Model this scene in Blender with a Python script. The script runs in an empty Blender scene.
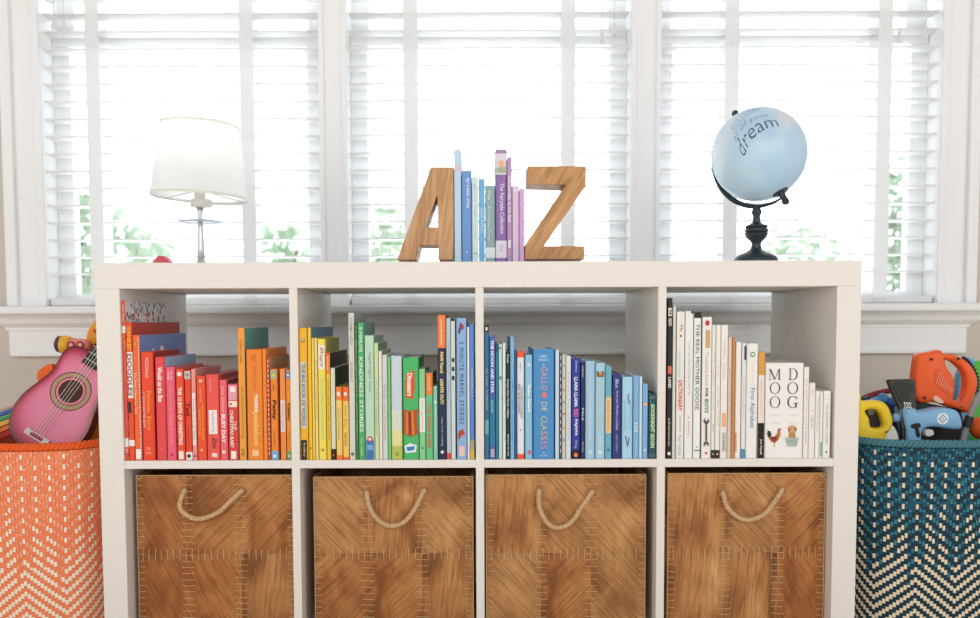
import bpy, bmesh, math, random
from mathutils import Vector, Matrix
random.seed(7)
C = bpy.context.scene.collection
# ------------------------------------------------------------------ camera
F, TH, RHO, DIST, CX, CZ, HY, VX = 880.8, math.radians(3.32), math.radians(.2036), 1.7174, .0052, .6763, 320.24, 481.24
fw = Vector((0, math.cos(TH), -math.sin(TH)))
up0 = Vector((0, math.sin(TH), math.cos(TH)))
rt0 = Vector((1, 0, 0))
rt = rt0*math.cos(RHO) - up0*math.sin(RHO)
up = rt0*math.sin(RHO) + up0*math.cos(RHO)
CAM = Vector((CX, -DIST, CZ))
PV = HY + F*math.tan(TH)
cam_d = bpy.data.cameras.new('camera')
cam = bpy.data.objects.new('camera', cam_d)
C.objects.link(cam)
m = Matrix((rt, up, -fw)).transposed().to_4x4()
m.translation = CAM
cam.matrix_world = m
cam_d.sensor_width = 36
cam_d.lens = F/980*36
cam_d.shift_x = (490-VX)/980
cam_d.shift_y = (PV-309)/980
cam_d.clip_start = .05
cam_d.dof.use_dof = True
cam_d.dof.focus_distance = 1.75
cam_d.dof.aperture_fstop = 3.2
bpy.context.scene.camera = cam
def at(px, py, Y):
    """the point at depth Y seen at photograph pixel (px, py)"""
    d = fw + rt*((px-VX)/F) - up*((py-PV)/F)
    return CAM + d*((Y+DIST)/d.y)
def ax(px, Y, py=420): return at(px, py, Y).x
def az(px, py, Y): return at(px, py, Y).z

# ------------------------------------------------------------------ materials
def lin(v):
    v /= 255
    return v/12.92 if v <= .04045 else ((v+.055)/1.055)**2.4
def col(h, k=1.0):
    if isinstance(h, str): h = tuple(int(h[i:i+2], 16) for i in (0, 2, 4))
    return tuple(min(.93, lin(c)*k) for c in h) + (1,)
MATS = {}
def mat(h, rough=.5, spec=.3, metal=0, k=1.0, trans=0, grain=0):
    key = (h, rough, spec, metal, k, trans, grain)
    if key in MATS: return MATS[key]
    M = bpy.data.materials.new('paint_%s' % (h if isinstance(h, str) else 'tone'))
    M.use_nodes = True
    nt = M.node_tree; b = nt.nodes['Principled BSDF']
    b.inputs['Base Color'].default_value = col(h, k)
    b.inputs['Roughness'].default_value = rough
    b.inputs['Specular IOR Level'].default_value = spec
    b.inputs['Metallic'].default_value = metal
    if grain:
        n = nt.nodes.new('ShaderNodeTexNoise'); n.inputs['Scale'].default_value = grain
        n.inputs['Detail'].default_value = 4
        bp = nt.nodes.new('ShaderNodeBump'); bp.inputs['Strength'].default_value = .12; bp.inputs['Distance'].default_value = .002
        tc = nt.nodes.new('ShaderNodeTexCoord')
        nt.links.new(tc.outputs['Object'], n.inputs['Vector'])
        nt.links.new(n.outputs['Fac'], bp.inputs['Height']); nt.links.new(bp.outputs['Normal'], b.inputs['Normal'])
    if trans:
        t = nt.nodes.new('ShaderNodeBsdfTranslucent'); t.inputs['Color'].default_value = col(h, k)
        mx = nt.nodes.new('ShaderNodeMixShader'); mx.inputs[0].default_value = trans
        out = nt.nodes['Material Output']
        nt.links.new(b.outputs[0], mx.inputs[1]); nt.links.new(t.outputs[0], mx.inputs[2]); nt.links.new(mx.outputs[0], out.inputs[0])
    MATS[key] = M
    return M
def ramp_mat(name, stops, scale=(1, 1, 1), nscale=5, detail=6, rough=.55, bump=.2, rot=(0, 0, 0), distort=.6, spec=.3, dist=.002):
    M = bpy.data.materials.new(name); M.use_nodes = True
    nt = M.node_tree; b = nt.nodes['Principled BSDF']
    tc = nt.nodes.new('ShaderNodeTexCoord'); mp = nt.nodes.new('ShaderNodeMapping')
    mp.vector_type = 'TEXTURE'; mp.inputs['Scale'].default_value = tuple(1/v for v in scale); mp.inputs['Rotation'].default_value = rot
    n = nt.nodes.new('ShaderNodeTexNoise'); n.inputs['Scale'].default_value = nscale; n.inputs['Detail'].default_value = detail
    n.inputs['Distortion'].default_value = distort
    r = nt.nodes.new('ShaderNodeValToRGB')
    els = r.color_ramp.elements
    while len(els) < len(stops): els.new(.5)
    for e, (p, c) in zip(els, stops): e.position = p; e.color = col(c)
    bp = nt.nodes.new('ShaderNodeBump'); bp.inputs['Strength'].default_value = bump; bp.inputs['Distance'].default_value = dist
    L = nt.links.new
    L(tc.outputs['Object'], mp.inputs['Vector']); L(mp.outputs['Vector'], n.inputs['Vector']); L(n.outputs['Fac'], r.inputs['Fac'])
    L(r.outputs['Color'], b.inputs['Base Color']); L(n.outputs['Fac'], bp.inputs['Height']); L(bp.outputs['Normal'], b.inputs['Normal'])
    b.inputs['Roughness'].default_value = rough; b.inputs['Specular IOR Level'].default_value = spec
    return M
M_white = mat('e9e3dc', .38, .35, k=1.0)          # foil of the shelf unit
M_trim = mat('fbf8f5', .4, .3, k=1.05)             # window woodwork
M_wall = mat('d3cabf', .85, .1, grain=60)
M_pages = mat('f0e9de', .8, .1)
M_black = mat('22201f', .5)

# ------------------------------------------------------------------ mesh helpers
ORG = {}
def link(name, data, parent=None, loc=None):
    o = bpy.data.objects.new(name, data); C.objects.link(o)
    if parent is not None:
        o.parent = parent
    return o
def thing(name, label, cat, loc=(0, 0, 0), group=None):
    o = bpy.data.objects.new(name, None); C.objects.link(o)
    o.empty_display_size = .05
    o.location = loc; ORG[o.name] = Vector(loc)
    o['label'] = label; o['category'] = cat
    if group: o['group'] = group
    return o
def tag(o, label, cat, group=None):
    o['label'] = label; o['category'] = cat
    if group: o['group'] = group
    return o
def part(name, bm, mt, parent=None, smooth=False):
    """link the bmesh (world coordinates) as one mesh object"""
    org = ORG[parent.name] if parent is not None else Vector((0, 0, 0))
    if org.length: bmesh.ops.translate(bm, verts=bm.verts, vec=-org)
    me = bpy.data.meshes.new(name); bm.to_mesh(me); bm.free()
    for q in (mt if isinstance(mt, (list, tuple)) else [mt]): me.materials.append(q)
    if smooth:
        for p in me.polygons: p.use_smooth = True
        if smooth == 'auto':
            me.set_sharp_from_angle(angle=math.radians(35))
    o = link(name, me, parent); ORG[o.name] = org
    return o
def single(name, bm, mt, label, cat, group=None, smooth=False):
    """a thing that is one mesh, its origin at its base"""
    xs = [v.co.x for v in bm.verts]; ys = [v.co.y for v in bm.verts]; zs = [v.co.z for v in bm.verts]
    org = Vector(((min(xs)+max(xs))/2, (min(ys)+max(ys))/2, min(zs)))
    bmesh.ops.translate(bm, verts=bm.verts, vec=-org)
    o = part(name, bm, mt, None, smooth); o.location = org; ORG[o.name] = org
    return tag(o, label, cat, group)
def struct(name, bm, mt, parent=None, smooth=False):
    o = part(name, bm, mt, parent, smooth); o['kind'] = 'structure'
    return o
def NB(): return bmesh.new()
def box(bm, x0, x1, y0, y1, z0, z1, mi=0, bev=0):
    vs = [bm.verts.new((x, y, z)) for x in (x0, x1) for y in (y0, y1) for z in (z0, z1)]
    fs = []
    for q in ((0, 1, 3, 2), (4, 6, 7, 5), (0, 4, 5, 1), (2, 3, 7, 6), (0, 2, 6, 4), (1, 5, 7, 3)):
        f = bm.faces.new([vs[i] for i in q]); f.material_index = mi; fs.append(f)
    if bev:
        es = {e for f in fs for e in f.edges}
        bmesh.ops.bevel(bm, geom=list(es), offset=bev, segments=2, affect='EDGES', profile=.5)
    return bm
def tube(bm, pts, r, n=8, mi=0, closed=False, caps=True, samples=0, flat=1.0):
    pts = [Vector(p) for p in pts]
    if samples: pts = smooth_path(pts, samples, closed)
    N = len(pts)
    rr = r if callable(r) else (lambda t: r)
    rings = []; prev = None
    for i, p in enumerate(pts):
        a = pts[(i-1) % N] if (closed or i > 0) else p
        b = pts[(i+1) % N] if (closed or i < N-1) else p
        t = (b-a).normalized()
        if prev is None:
            nrm = t.orthogonal().normalized()
            if abs(t.y) < .9: nrm = (Vector((0, 1, 0)) - t*t.y).normalized()
        else:
            nrm = (prev - t*prev.dot(t)).normalized()
        prev = nrm; bn = t.cross(nrm)
        R = rr(i/max(1, N-1))
        rings.append([bm.verts.new(p + nrm*(R*flat*math.cos(2*math.pi*k/n)) + bn*(R*math.sin(2*math.pi*k/n))) for k in range(n)])
    for i in range(N if closed else N-1):
        A, B = rings[i], rings[(i+1) % N]
        for k in range(n):
            f = bm.faces.new((A[k], B[k], B[(k+1) % n], A[(k+1) % n])); f.material_index = mi
    if caps and not closed:
        bm.faces.new(rings[0]).material_index = mi; bm.faces.new(rings[-1][::-1]).material_index = mi
    bmesh.ops.recalc_face_normals(bm, faces=bm.faces)
    return bm
def smooth_path(P, s, closed=False):
    out = []; N = len(P)
    for i in range(N if closed else N-1):
        g = (lambda j: P[j % N]) if closed else (lambda j: P[min(max(j, 0), N-1)])
        p0, p1, p2, p3 = g(i-1), g(i), g(i+1), g(i+2)
        for k in range(s):
            t = k/s
            out.append(.5*((2*p1) + (p2-p0)*t + (2*p0-5*p1+4*p2-p3)*t*t + (3*p1-p0-3*p2+p3)*t**3))
    if not closed: out.append(P[-1])
    return out
def lathe(bm, prof, c, n=32, mi=0, axis=None):
    """prof: (radius, height) pairs turned about the vertical (or axis) through c"""
    c = Vector(c)
    q = Vector((0, 0, 1)).rotation_difference(Vector(axis)) if axis is not None else None
    rings = []
    for r, h in prof:
        ring = []
        for k in range(n):
            a = 2*math.pi*k/n
            v = Vector((r*math.cos(a), r*math.sin(a), h))
            if q: v = q @ v
            ring.append(bm.verts.new(c+v))
        rings.append(ring)
    for A, B in zip(rings, rings[1:]):
        for k in range(n):
            bm.faces.new((A[k], A[(k+1) % n], B[(k+1) % n], B[k])).material_index = mi
    if prof[0][0] > 1e-6: bm.faces.new(rings[0][::-1]).material_index = mi
    if prof[-1][0] > 1e-6: bm.faces.new(rings[-1]).material_index = mi
    bmesh.ops.remove_doubles(bm, verts=bm.verts, dist=1e-6)
    bmesh.ops.recalc_face_normals(bm, faces=bm.faces)
    return bm
def ball(bm, c, r, sc=(1, 1, 1), u=20, v=12, mi=0):
    g = bmesh.ops.create_uvsphere(bm, u_segments=u, v_segments=v, radius=1)
    for w in g['verts']: w.co = Vector(c) + Vector((w.co.x*r*sc[0], w.co.y*r*sc[1], w.co.z*r*sc[2]))
    for w in g['verts']:
        for f in w.link_faces: f.material_index = mi
    return bm
def plate(bm, polys, y0, y1, bev=0, mi=0, frame=None):
    """solid of the outline polys[0] (x,z) with holes polys[1:], from depth y0 to y1, rounded rims; frame=(origin,u,v,n) puts it elsewhere"""
    cu = bpy.data.curves.new('tmp', 'CURVE'); cu.dimensions = '2D'; cu.fill_mode = 'BOTH'
    for P in polys:
        s = cu.splines.new('POLY'); s.points.add(len(P)-1); s.use_cyclic_u = True
        for p, q in zip(s.points, P): p.co = (q[0], q[1], 0, 1)
    th = abs(y1-y0)/2
    cu.extrude = max(th-bev, 1e-5); cu.bevel_depth = bev; cu.bevel_resolution = 2; cu.offset = -bev
    ob = bpy.data.objects.new('tmp', cu)
    me = bpy.data.meshes.new_from_object(ob)
    if frame is None: frame = (Vector((0, (y0+y1)/2, 0)), Vector((1, 0, 0)), Vector((0, 0, 1)), Vector((0, -1, 0)))
    o, u, v, n = frame
    vs = [bm.verts.new(o + u*w.co.x + v*w.co.y + n*w.co.z) for w in me.vertices]
    for p in me.polygons:
        try: bm.faces.new([vs[i] for i in p.vertices]).material_index = mi
        except ValueError: pass
    bmesh.ops.remove_doubles(bm, verts=bm.verts, dist=1e-6)
    bmesh.ops.recalc_face_normals(bm, faces=bm.faces)
    bpy.data.objects.remove(ob); bpy.data.curves.remove(cu); bpy.data.meshes.remove(me)
    return bm
def rounded(P, s=5):
    return [(p.x, p.y) for p in smooth_path([Vector((a, b, 0)) for a, b in P], s, True)]
def pxpoly(P, Y): return [(q.x, q.z) for q in (at(a, b, Y) for a, b in P)]
TXT = {}
def text_pts(s, shear=0, bold=0, spacing=1.0):
    key = (s, shear, bold, spacing)
    if key not in TXT:
        cu = bpy.data.curves.new('tmp', 'FONT'); cu.body = s; cu.size = 1; cu.shear = shear; cu.offset = bold
        cu.space_character = spacing; cu.resolution_u = 2; cu.fill_mode = 'FRONT'
        ob = bpy.data.objects.new('tmp', cu)
        me = bpy.data.meshes.new_from_object(ob)
        V = [(v.co.x, v.co.y) for v in me.vertices]; Fc = [tuple(p.vertices) for p in me.polygons]
        bpy.data.objects.remove(ob); bpy.data.curves.remove(cu); bpy.data.meshes.remove(me)
        x0, x1 = min(v[0] for v in V), max(v[0] for v in V); y0, y1 = min(v[1] for v in V), max(v[1] for v in V)
        TXT[key] = ([((x-x0)/(x1-x0), (y-y0)/(y1-y0)) for x, y in V], Fc)
    return TXT[key]
def lettering(bm, s, fn, mi=0, **k):
    """write s through fn(u, v) -> point, u and v running 0..1 over the line of text"""
    V, Fc = text_pts(s, **k)
    vs = [bm.verts.new(fn(u, v)) for u, v in V]
    for f in Fc:
        try: bm.faces.new([vs[i] for i in f]).material_index = mi
        except ValueError: pass
    return bm
def disc(bm, cx, cz, r, y, rz=None, n=20, mi=0):
    rz = rz or r
    vs = [bm.verts.new((cx + r*math.cos(2*math.pi*k/n), y, cz + rz*math.sin(2*math.pi*k/n))) for k in range(n)]
    f = bm.faces.new(vs); f.material_index = mi
    if f.normal.dot(Vector((0, -1, 0))) < 0: f.normal_flip()
    return bm

# ------------------------------------------------------------------ the room
YW, YC = .62, .60                  # wall face and casing face
YB, YS = .633, .672                # blinds and lower sash
floor_bm = NB(); box(floor_bm, -3.2, 3.2, -4.0, .78, -.05, 0)
M_floor = ramp_mat('pale_oak_floor', [(.3, 'cfbfa8'), (.7, 'e2d6c4')], (1, 12, 1), 3, 6, .45, .1)
struct('floor', floor_bm, M_floor)
# openings (x at the casing face), from left to right
W = [(ax(44, YC, 200), ax(320.5, YC, 200)), (ax(348, YC, 200), ax(630.5, YC, 200)), (ax(660, YC, 200), ax(938.5, YC, 200))]
ZS = az(480, 305, YC)              # top of the stool
ZT = 2.12                          # head of the openings
wb = NB(); YO = .74
JL = .012                          # white jamb linings
box(wb, -3.2, W[0][0]-JL, YW, YO, 0, 2.7); box(wb, W[2][1]+JL, 3.2, YW, YO, 0, 2.7)
box(wb, W[0][0]-JL, W[2][1]+JL, YW, YO, 0, ZS-.03); box(wb, W[0][0]-JL, W[2][1]+JL, YW, YO, ZT+JL, 2.7)
box(wb, W[0][1]+JL, W[1][0]-JL, YW, YO, ZS-.03, ZT+JL); box(wb, W[1][1]+JL, W[2][0]-JL, YW, YO, ZS-.03, ZT+JL)
struct('wall_back', wb, M_wall)
bb = NB(); box(bb, -3.2, 3.2, YW-.015, YW, 0, .13, bev=.004)
struct('baseboard_back', bb, M_trim)
# casings: flat with a raised outer band and an inner bead
def casing(name, x0, x1, outer):
    b = NB(); box(b, x0, x1, YC, YW-.0005, ZS, ZT+.1)
    wd = (x1-x0)
    if outer:
        s = 1 if outer == 'l' else -1
        xo = x0 if outer == 'l' else x1; xi = x1 if outer == 'l' else x0
        a, c = sorted((xo, xo+s*.028)); box(b, a, c, YC-.016, YC+.0001, ZS, ZT+.1, bev=.004)
        a, c = sorted((xi-s*.020, xi)); box(b, a, c, YC-.009, YC+.0001, ZS, ZT+.1, bev=.004)
    else:
        box(b, x0, x0+.014, YC-.007, YC+.0001, ZS, ZT+.1, bev=.003); box(b, x1-.014, x1, YC-.007, YC+.0001, ZS, ZT+.1, bev=.003)
    if outer != 'r': box(b, x1-JL+.0005, x1, YW-.0005, YO, ZS, ZT)
    if outer != 'l': box(b, x0, x0+JL-.0005, YW-.0005, YO, ZS, ZT)
    struct(name, b, M_trim)
xl, xr = ax(6, YC, 200), ax(976.5, YC, 200)
casing('trim_1', xl, W[0][0], 'l'); casing('trim_2', W[0][1], W[1][0], None)
casing('trim_3', W[1][1], W[2][0], None); casing('trim_4', W[2][1], xr, 'r')
hd = NB(); box(hd, xl-.02, xr+.02, YC-.02, YW+.02, ZT+.1, ZT+.2, bev=.006); box(hd, W[0][0], W[2][1], YC, YW-.0005, ZT, ZT+.1); [box(hd, a, c, YW-.0005, YO, ZT, ZT+JL-.0005) for a, c in W]
struct('trim_5', hd, M_trim)
# stool, crown under it, apron and bead
zst0 = az(60, 314.5, .54); zc0 = az(60, 330, .598); zp0 = az(60, 352, .605); zb0 = az(60, 356.5, .598)
xa0, xa1 = ax(9.5, .605, 340), ax(966, .605, 340)
st = NB(); box(st, xl-.05, xr+.06, .54, YW-.0005, zst0, ZS, bev=.006); [box(st, a-JL+.0005, c+JL-.0005, YW-.0005, YO, ZS-.0295, ZS) for a, c in W]
struct('trim_6', st, M_trim)
cr = NB()
prof = [(.0, zc0), (.006, zc0), (.006, zc0+.006), (.012, zc0+.010), (.022, zc0+.018), (.030, zst0-.007), (.038, zst0-.006), (.038, zst0)]
rows = [[cr.verts.new((xa0-o, YW, z)), cr.verts.new((xa0-o, .604-o, z)), cr.verts.new((xa1+o, .604-o, z)), cr.verts.new((xa1+o, YW, z))] for o, z in prof]
for A, B in zip(rows, rows[1:]):
    for k in range(3): cr.faces.new((A[k], A[k+1], B[k+1], B[k]))
cr.faces.new(rows[0]); cr.faces.new(rows[-1][::-1])
bmesh.ops.recalc_face_normals(cr, faces=cr.faces)
struct('trim_7', cr, M_trim)
ap = NB(); box(ap, xa0, xa1, .604, YW, zp0, zc0); box(ap, xa0+.003, xa1-.003, .598, YW, zb0, zp0, bev=.003)
struct('trim_8', ap, M_trim)
# windows: two sashes each with panes
def glass_mat():
    M = bpy.data.materials.new('window_glass'); M.use_nodes = True
    nt = M.node_tree; nt.nodes.remove(nt.nodes['Principled BSDF'])
    t = nt.nodes.new('ShaderNodeBsdfTransparent'); g = nt.nodes.new('ShaderNodeBsdfGlossy'); g.inputs['Roughness'].default_value = .02
    t.inputs['Color'].default_value = (.97, .985, .98, 1)
    mx = nt.nodes.new('ShaderNodeMixShader'); mx.inputs[0].default_value = .05
    nt.links.new(t.outputs[0], mx.inputs[1]); nt.links.new(g.outputs[0], mx.inputs[2]); nt.links.new(mx.outputs[0], nt.nodes['Material Output'].inputs[0])
    return M
M_glass = glass_mat()
zm0, zm1 = az(480, 46, YS), az(480, 31, YS)
M_sash = mat('eef0f2', .4)
for i, (x0, x1) in enumerate(W):
    w = bpy.data.objects.new('window_%d' % (i+1), None); C.objects.link(w); w['kind'] = 'structure'
    w.location = ((x0+x1)/2, YS, ZS); ORG[w.name] = Vector(w.location)
    b = NB(); sw = .046
    box(b, x0, x0+sw, YS, YS+.03, ZS, zm1, bev=.002); box(b, x1-sw, x1, YS, YS+.03, ZS, zm1, bev=.002)
    box(b, x0+sw, x1-sw, YS, YS+.03, ZS, ZS+.034); box(b, x0, x1, YS-.004, YS+.03, zm0, zm1, bev=.004)
    struct('lower_sash', b, M_sash, w)
    b = NB()
    box(b, x0, x0+sw, YS+.032, YO-.002, zm0, ZT); box(b, x1-sw, x1, YS+.032, YO-.002, zm0, ZT)
    box(b, x0+sw, x1-sw, YS+.032, YO-.002, zm0, zm1); box(b, x0+sw, x1-sw, YS+.032, YO-.002, ZT-.06, ZT)
    struct('upper_sash', b, M_sash, w)
    b = NB(); box(b, x0+sw, x1-sw, YS+.013, YS+.017, ZS+.034, zm0); struct('lower_pane', b, M_glass, w)
    b = NB(); box(b, x0+sw, x1-sw, YS+.041, YS+.045, zm1, ZT-.06); struct('upper_pane', b, M_glass, w)

# blinds
M_slat = mat('fafafb', .45, trans=.2)
M_tape = mat('fbfbfe', .9, .05, trans=.4)
zk0 = az(60, 274, YB-.025); pitch = (az(60, 66.5, YB-.025)-zk0)/12
blind_lab = ['white slatted window blind behind the white table lamp', 'white slatted window blind behind the wooden letters', 'white slatted window blind behind the blue globe']
tapes = [((93.5, 107), (244.5, 258)), ((405, 419), (560, 574)), ((720.5, 734.5), (870.5, 884.5))]
for i, (x0, x1) in enumerate(W):
    x0b, x1b = x0+.004, x1-.004
    t = thing('window_blind', blind_lab[i], 'blind', ((x0+x1)/2, YB, ZS), 'blinds in the three windows')
    b = NB(); k = -1
    while True:
        z = zk0 + k*pitch
        if z > ZT-.07: break
        if k >= 0: box(b, x0b, x1b, YB-.025, YB+.025, z-.0015, z+.0016)
        k += 1
    part('slat_panel', b, M_slat, t)
    b = NB(); box(b, x0b, x1b, YB-.026, YB+.026, ZS+.002, ZS+.022, bev=.004); br = part('bottom_rail', b, M_slat, t)
    b = NB(); box(b, x0b, x1b, YB-.03, YB+.03, ZT-.055, ZT-.002, bev=.003); part('headrail', b, M_slat, t)
    for (a, c) in tapes[i]:
        xa, xb = ax(a, YB, 180), ax(c, YB, 180)
        b = NB()
        box(b, xa, xb, YB-.0290, YB-.0282, ZS+.004, ZT-.055); box(b, xa, xb, YB+.0282, YB+.0290, ZS+.004, ZT-.055)
        part('ladder_tape', b, M_tape, t)
        b = NB(); lathe(b, [(.0, -.004), (.009, -.004), (.010, 0), (.010, .003)], ((xa+xb)/2, YB, ZS+.0015), 14)
        part('rail_button', b, mat('d9dadb', .4), br)
    # lift cords with turned tassels
    cx = [(54, 64), (614.5, 602), (926, 900)][i]
    zlow = [(az(54, 33, YB), az(64, 34, YB)), (az(614, 40, YB), az(602, 48, YB)), (az(926, 44, YB), az(900, 47, YB))][i]
    for px, z0 in zip(cx, zlow):
        x = ax(px, YB-.04, 20)
        b = NB(); tube(b, [(x, YB-.04, z0+.02), (x, YB-.04, ZT-.05)], .0012, 6); part('lift_cord', b, mat('dcdcdf', .8), t)
        b = NB(); lathe(b, [(.002, .03), (.004, .026), (.0045, .016), (.007, .006), (.0065, 0), (.003, -.002)], (x, YB-.04, z0), 12)
        part('cord_tassel', b, mat('e6e4e0', .5), t, smooth=True)

# shrubs outside
M_leaf = [mat('bcd2bb', .7, .1, trans=.4), mat('b4cdb6', .7, .1, trans=.4), mat('c4d6c0', .7, .1, trans=.4)]
def shrub(px, py, rpx, rpy, Y, n, label, mi):
    c = at(px, py, Y); s = (Y+DIST)/F
    t = thing('garden_shrub', label, 'shrub', (c.x, Y, -.2), 'shrubs in the garden outside the windows')
    b = NB()
    for _ in range(n):
        while True:
            v = Vector((random.uniform(-1, 1), random.uniform(-1, 1), random.uniform(-1, 1)))
            if .3 < v.length < 1: break
        p = c + Vector((v.x*rpx*s, v.y*rpx*s, v.z*rpy*s))
        L = random.uniform(.06, .12); q = Vector((random.gauss(0, 1), random.gauss(0, 1), random.gauss(0, .7))).normalized()
        u = q.orthogonal().normalized(); n_ = q.cross(u)
        a = [p, p+q*L*.3+u*L*.25+n_*L*.06, p+q*L*.7+u*L*.2+n_*L*.06, p+q*L, p+q*L*.7-u*L*.2+n_*L*.06, p+q*L*.3-u*L*.25+n_*L*.06]
        vs = [b.verts.new(w) for w in a]
        b.faces.new((vs[0], vs[1], vs[2], vs[3])); b.faces.new((vs[0], vs[3], vs[4], vs[5]))
    part('foliage', b, M_leaf[mi], t)
    b = NB()
    for k in range(4):
        a = random.uniform(0, 6.28)
        tube(b, [(c.x, Y, -.2), (c.x+.3*rpx*s*math.cos(a), Y+.2*rpx*s*math.sin(a), c.z-.6*rpy*s), (c.x+.6*rpx*s*math.cos(a), Y+.5*rpx*s*math.sin(a), c.z+.3*rpy*s)], .006, 6, samples=4)
    part('stem', b, mat('a89a84', .8), t)
shrub(130, 266, 42, 52, 3.6, 330, 'pale green leafy shrub outside the window beside the table lamp', 0)
shrub(82, 256, 18, 66, 3.2, 200, 'narrow green shrub outside at the edge of the window by the guitar basket', 1)
shrub(284, 264, 26, 44, 3.8, 170, 'small pale shrub outside the lamp window, near its mullion', 0)
shrub(384, 256, 22, 48, 3.7, 190, 'pale shrub outside the middle window beside the letter A', 0)
shrub(800, 266, 52, 50, 4.2, 330, 'wide pale shrub outside the window behind the globe stand', 2)
shrub(892, 236, 16, 74, 3.4, 240, 'tall narrow shrub outside the globe window, above the toy tool basket', 1)

# ------------------------------------------------------------------ shelf unit
HW, T5, T1, DP = .745, .05, .016, .39
ZTOP, ZSH, ZSHB, ZB = .79, .4027, .3867, .05
su = thing('cube_shelf_unit', 'wide white open cube shelf unit full of books, standing under the windows', 'shelf', (0, .195, 0))
def panel(name, *a, bev=.0012):
    b = NB(); box(b, *a, bev=bev); return part(name, b, M_white, su)
panel('top_board', -HW, HW, 0, DP, ZTOP-T5, ZTOP)
panel('bottom_board', -HW, HW, 0, DP, 0, ZB)
TS = .0475
panel('side_panel', -HW, -HW+TS, 0, DP, ZB, ZTOP-T5); panel('side_panel', HW-TS, HW, 0, DP, ZB, ZTOP-T5)
DV = [-.3435, .0, .3435]
DV = [ax(294.3, 0, 380), ax(479.7, 0, 380), ax(661.8, 0, 380)]
for x in DV: panel('divider', x-T1/2, x+T1/2, .001, DP-.001, ZB, ZTOP-T5, bev=.0006)
edges = [-HW+TS] + [v for x in DV for v in (x-T1/2, x+T1/2)] + [HW-TS]
CUB = [(edges[2*i], edges[2*i+1]) for i in range(4)]
for a, c in CUB: panel('shelf_board', a, c, .001, DP-.001, ZSHB, ZSH, bev=.0006)

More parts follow.
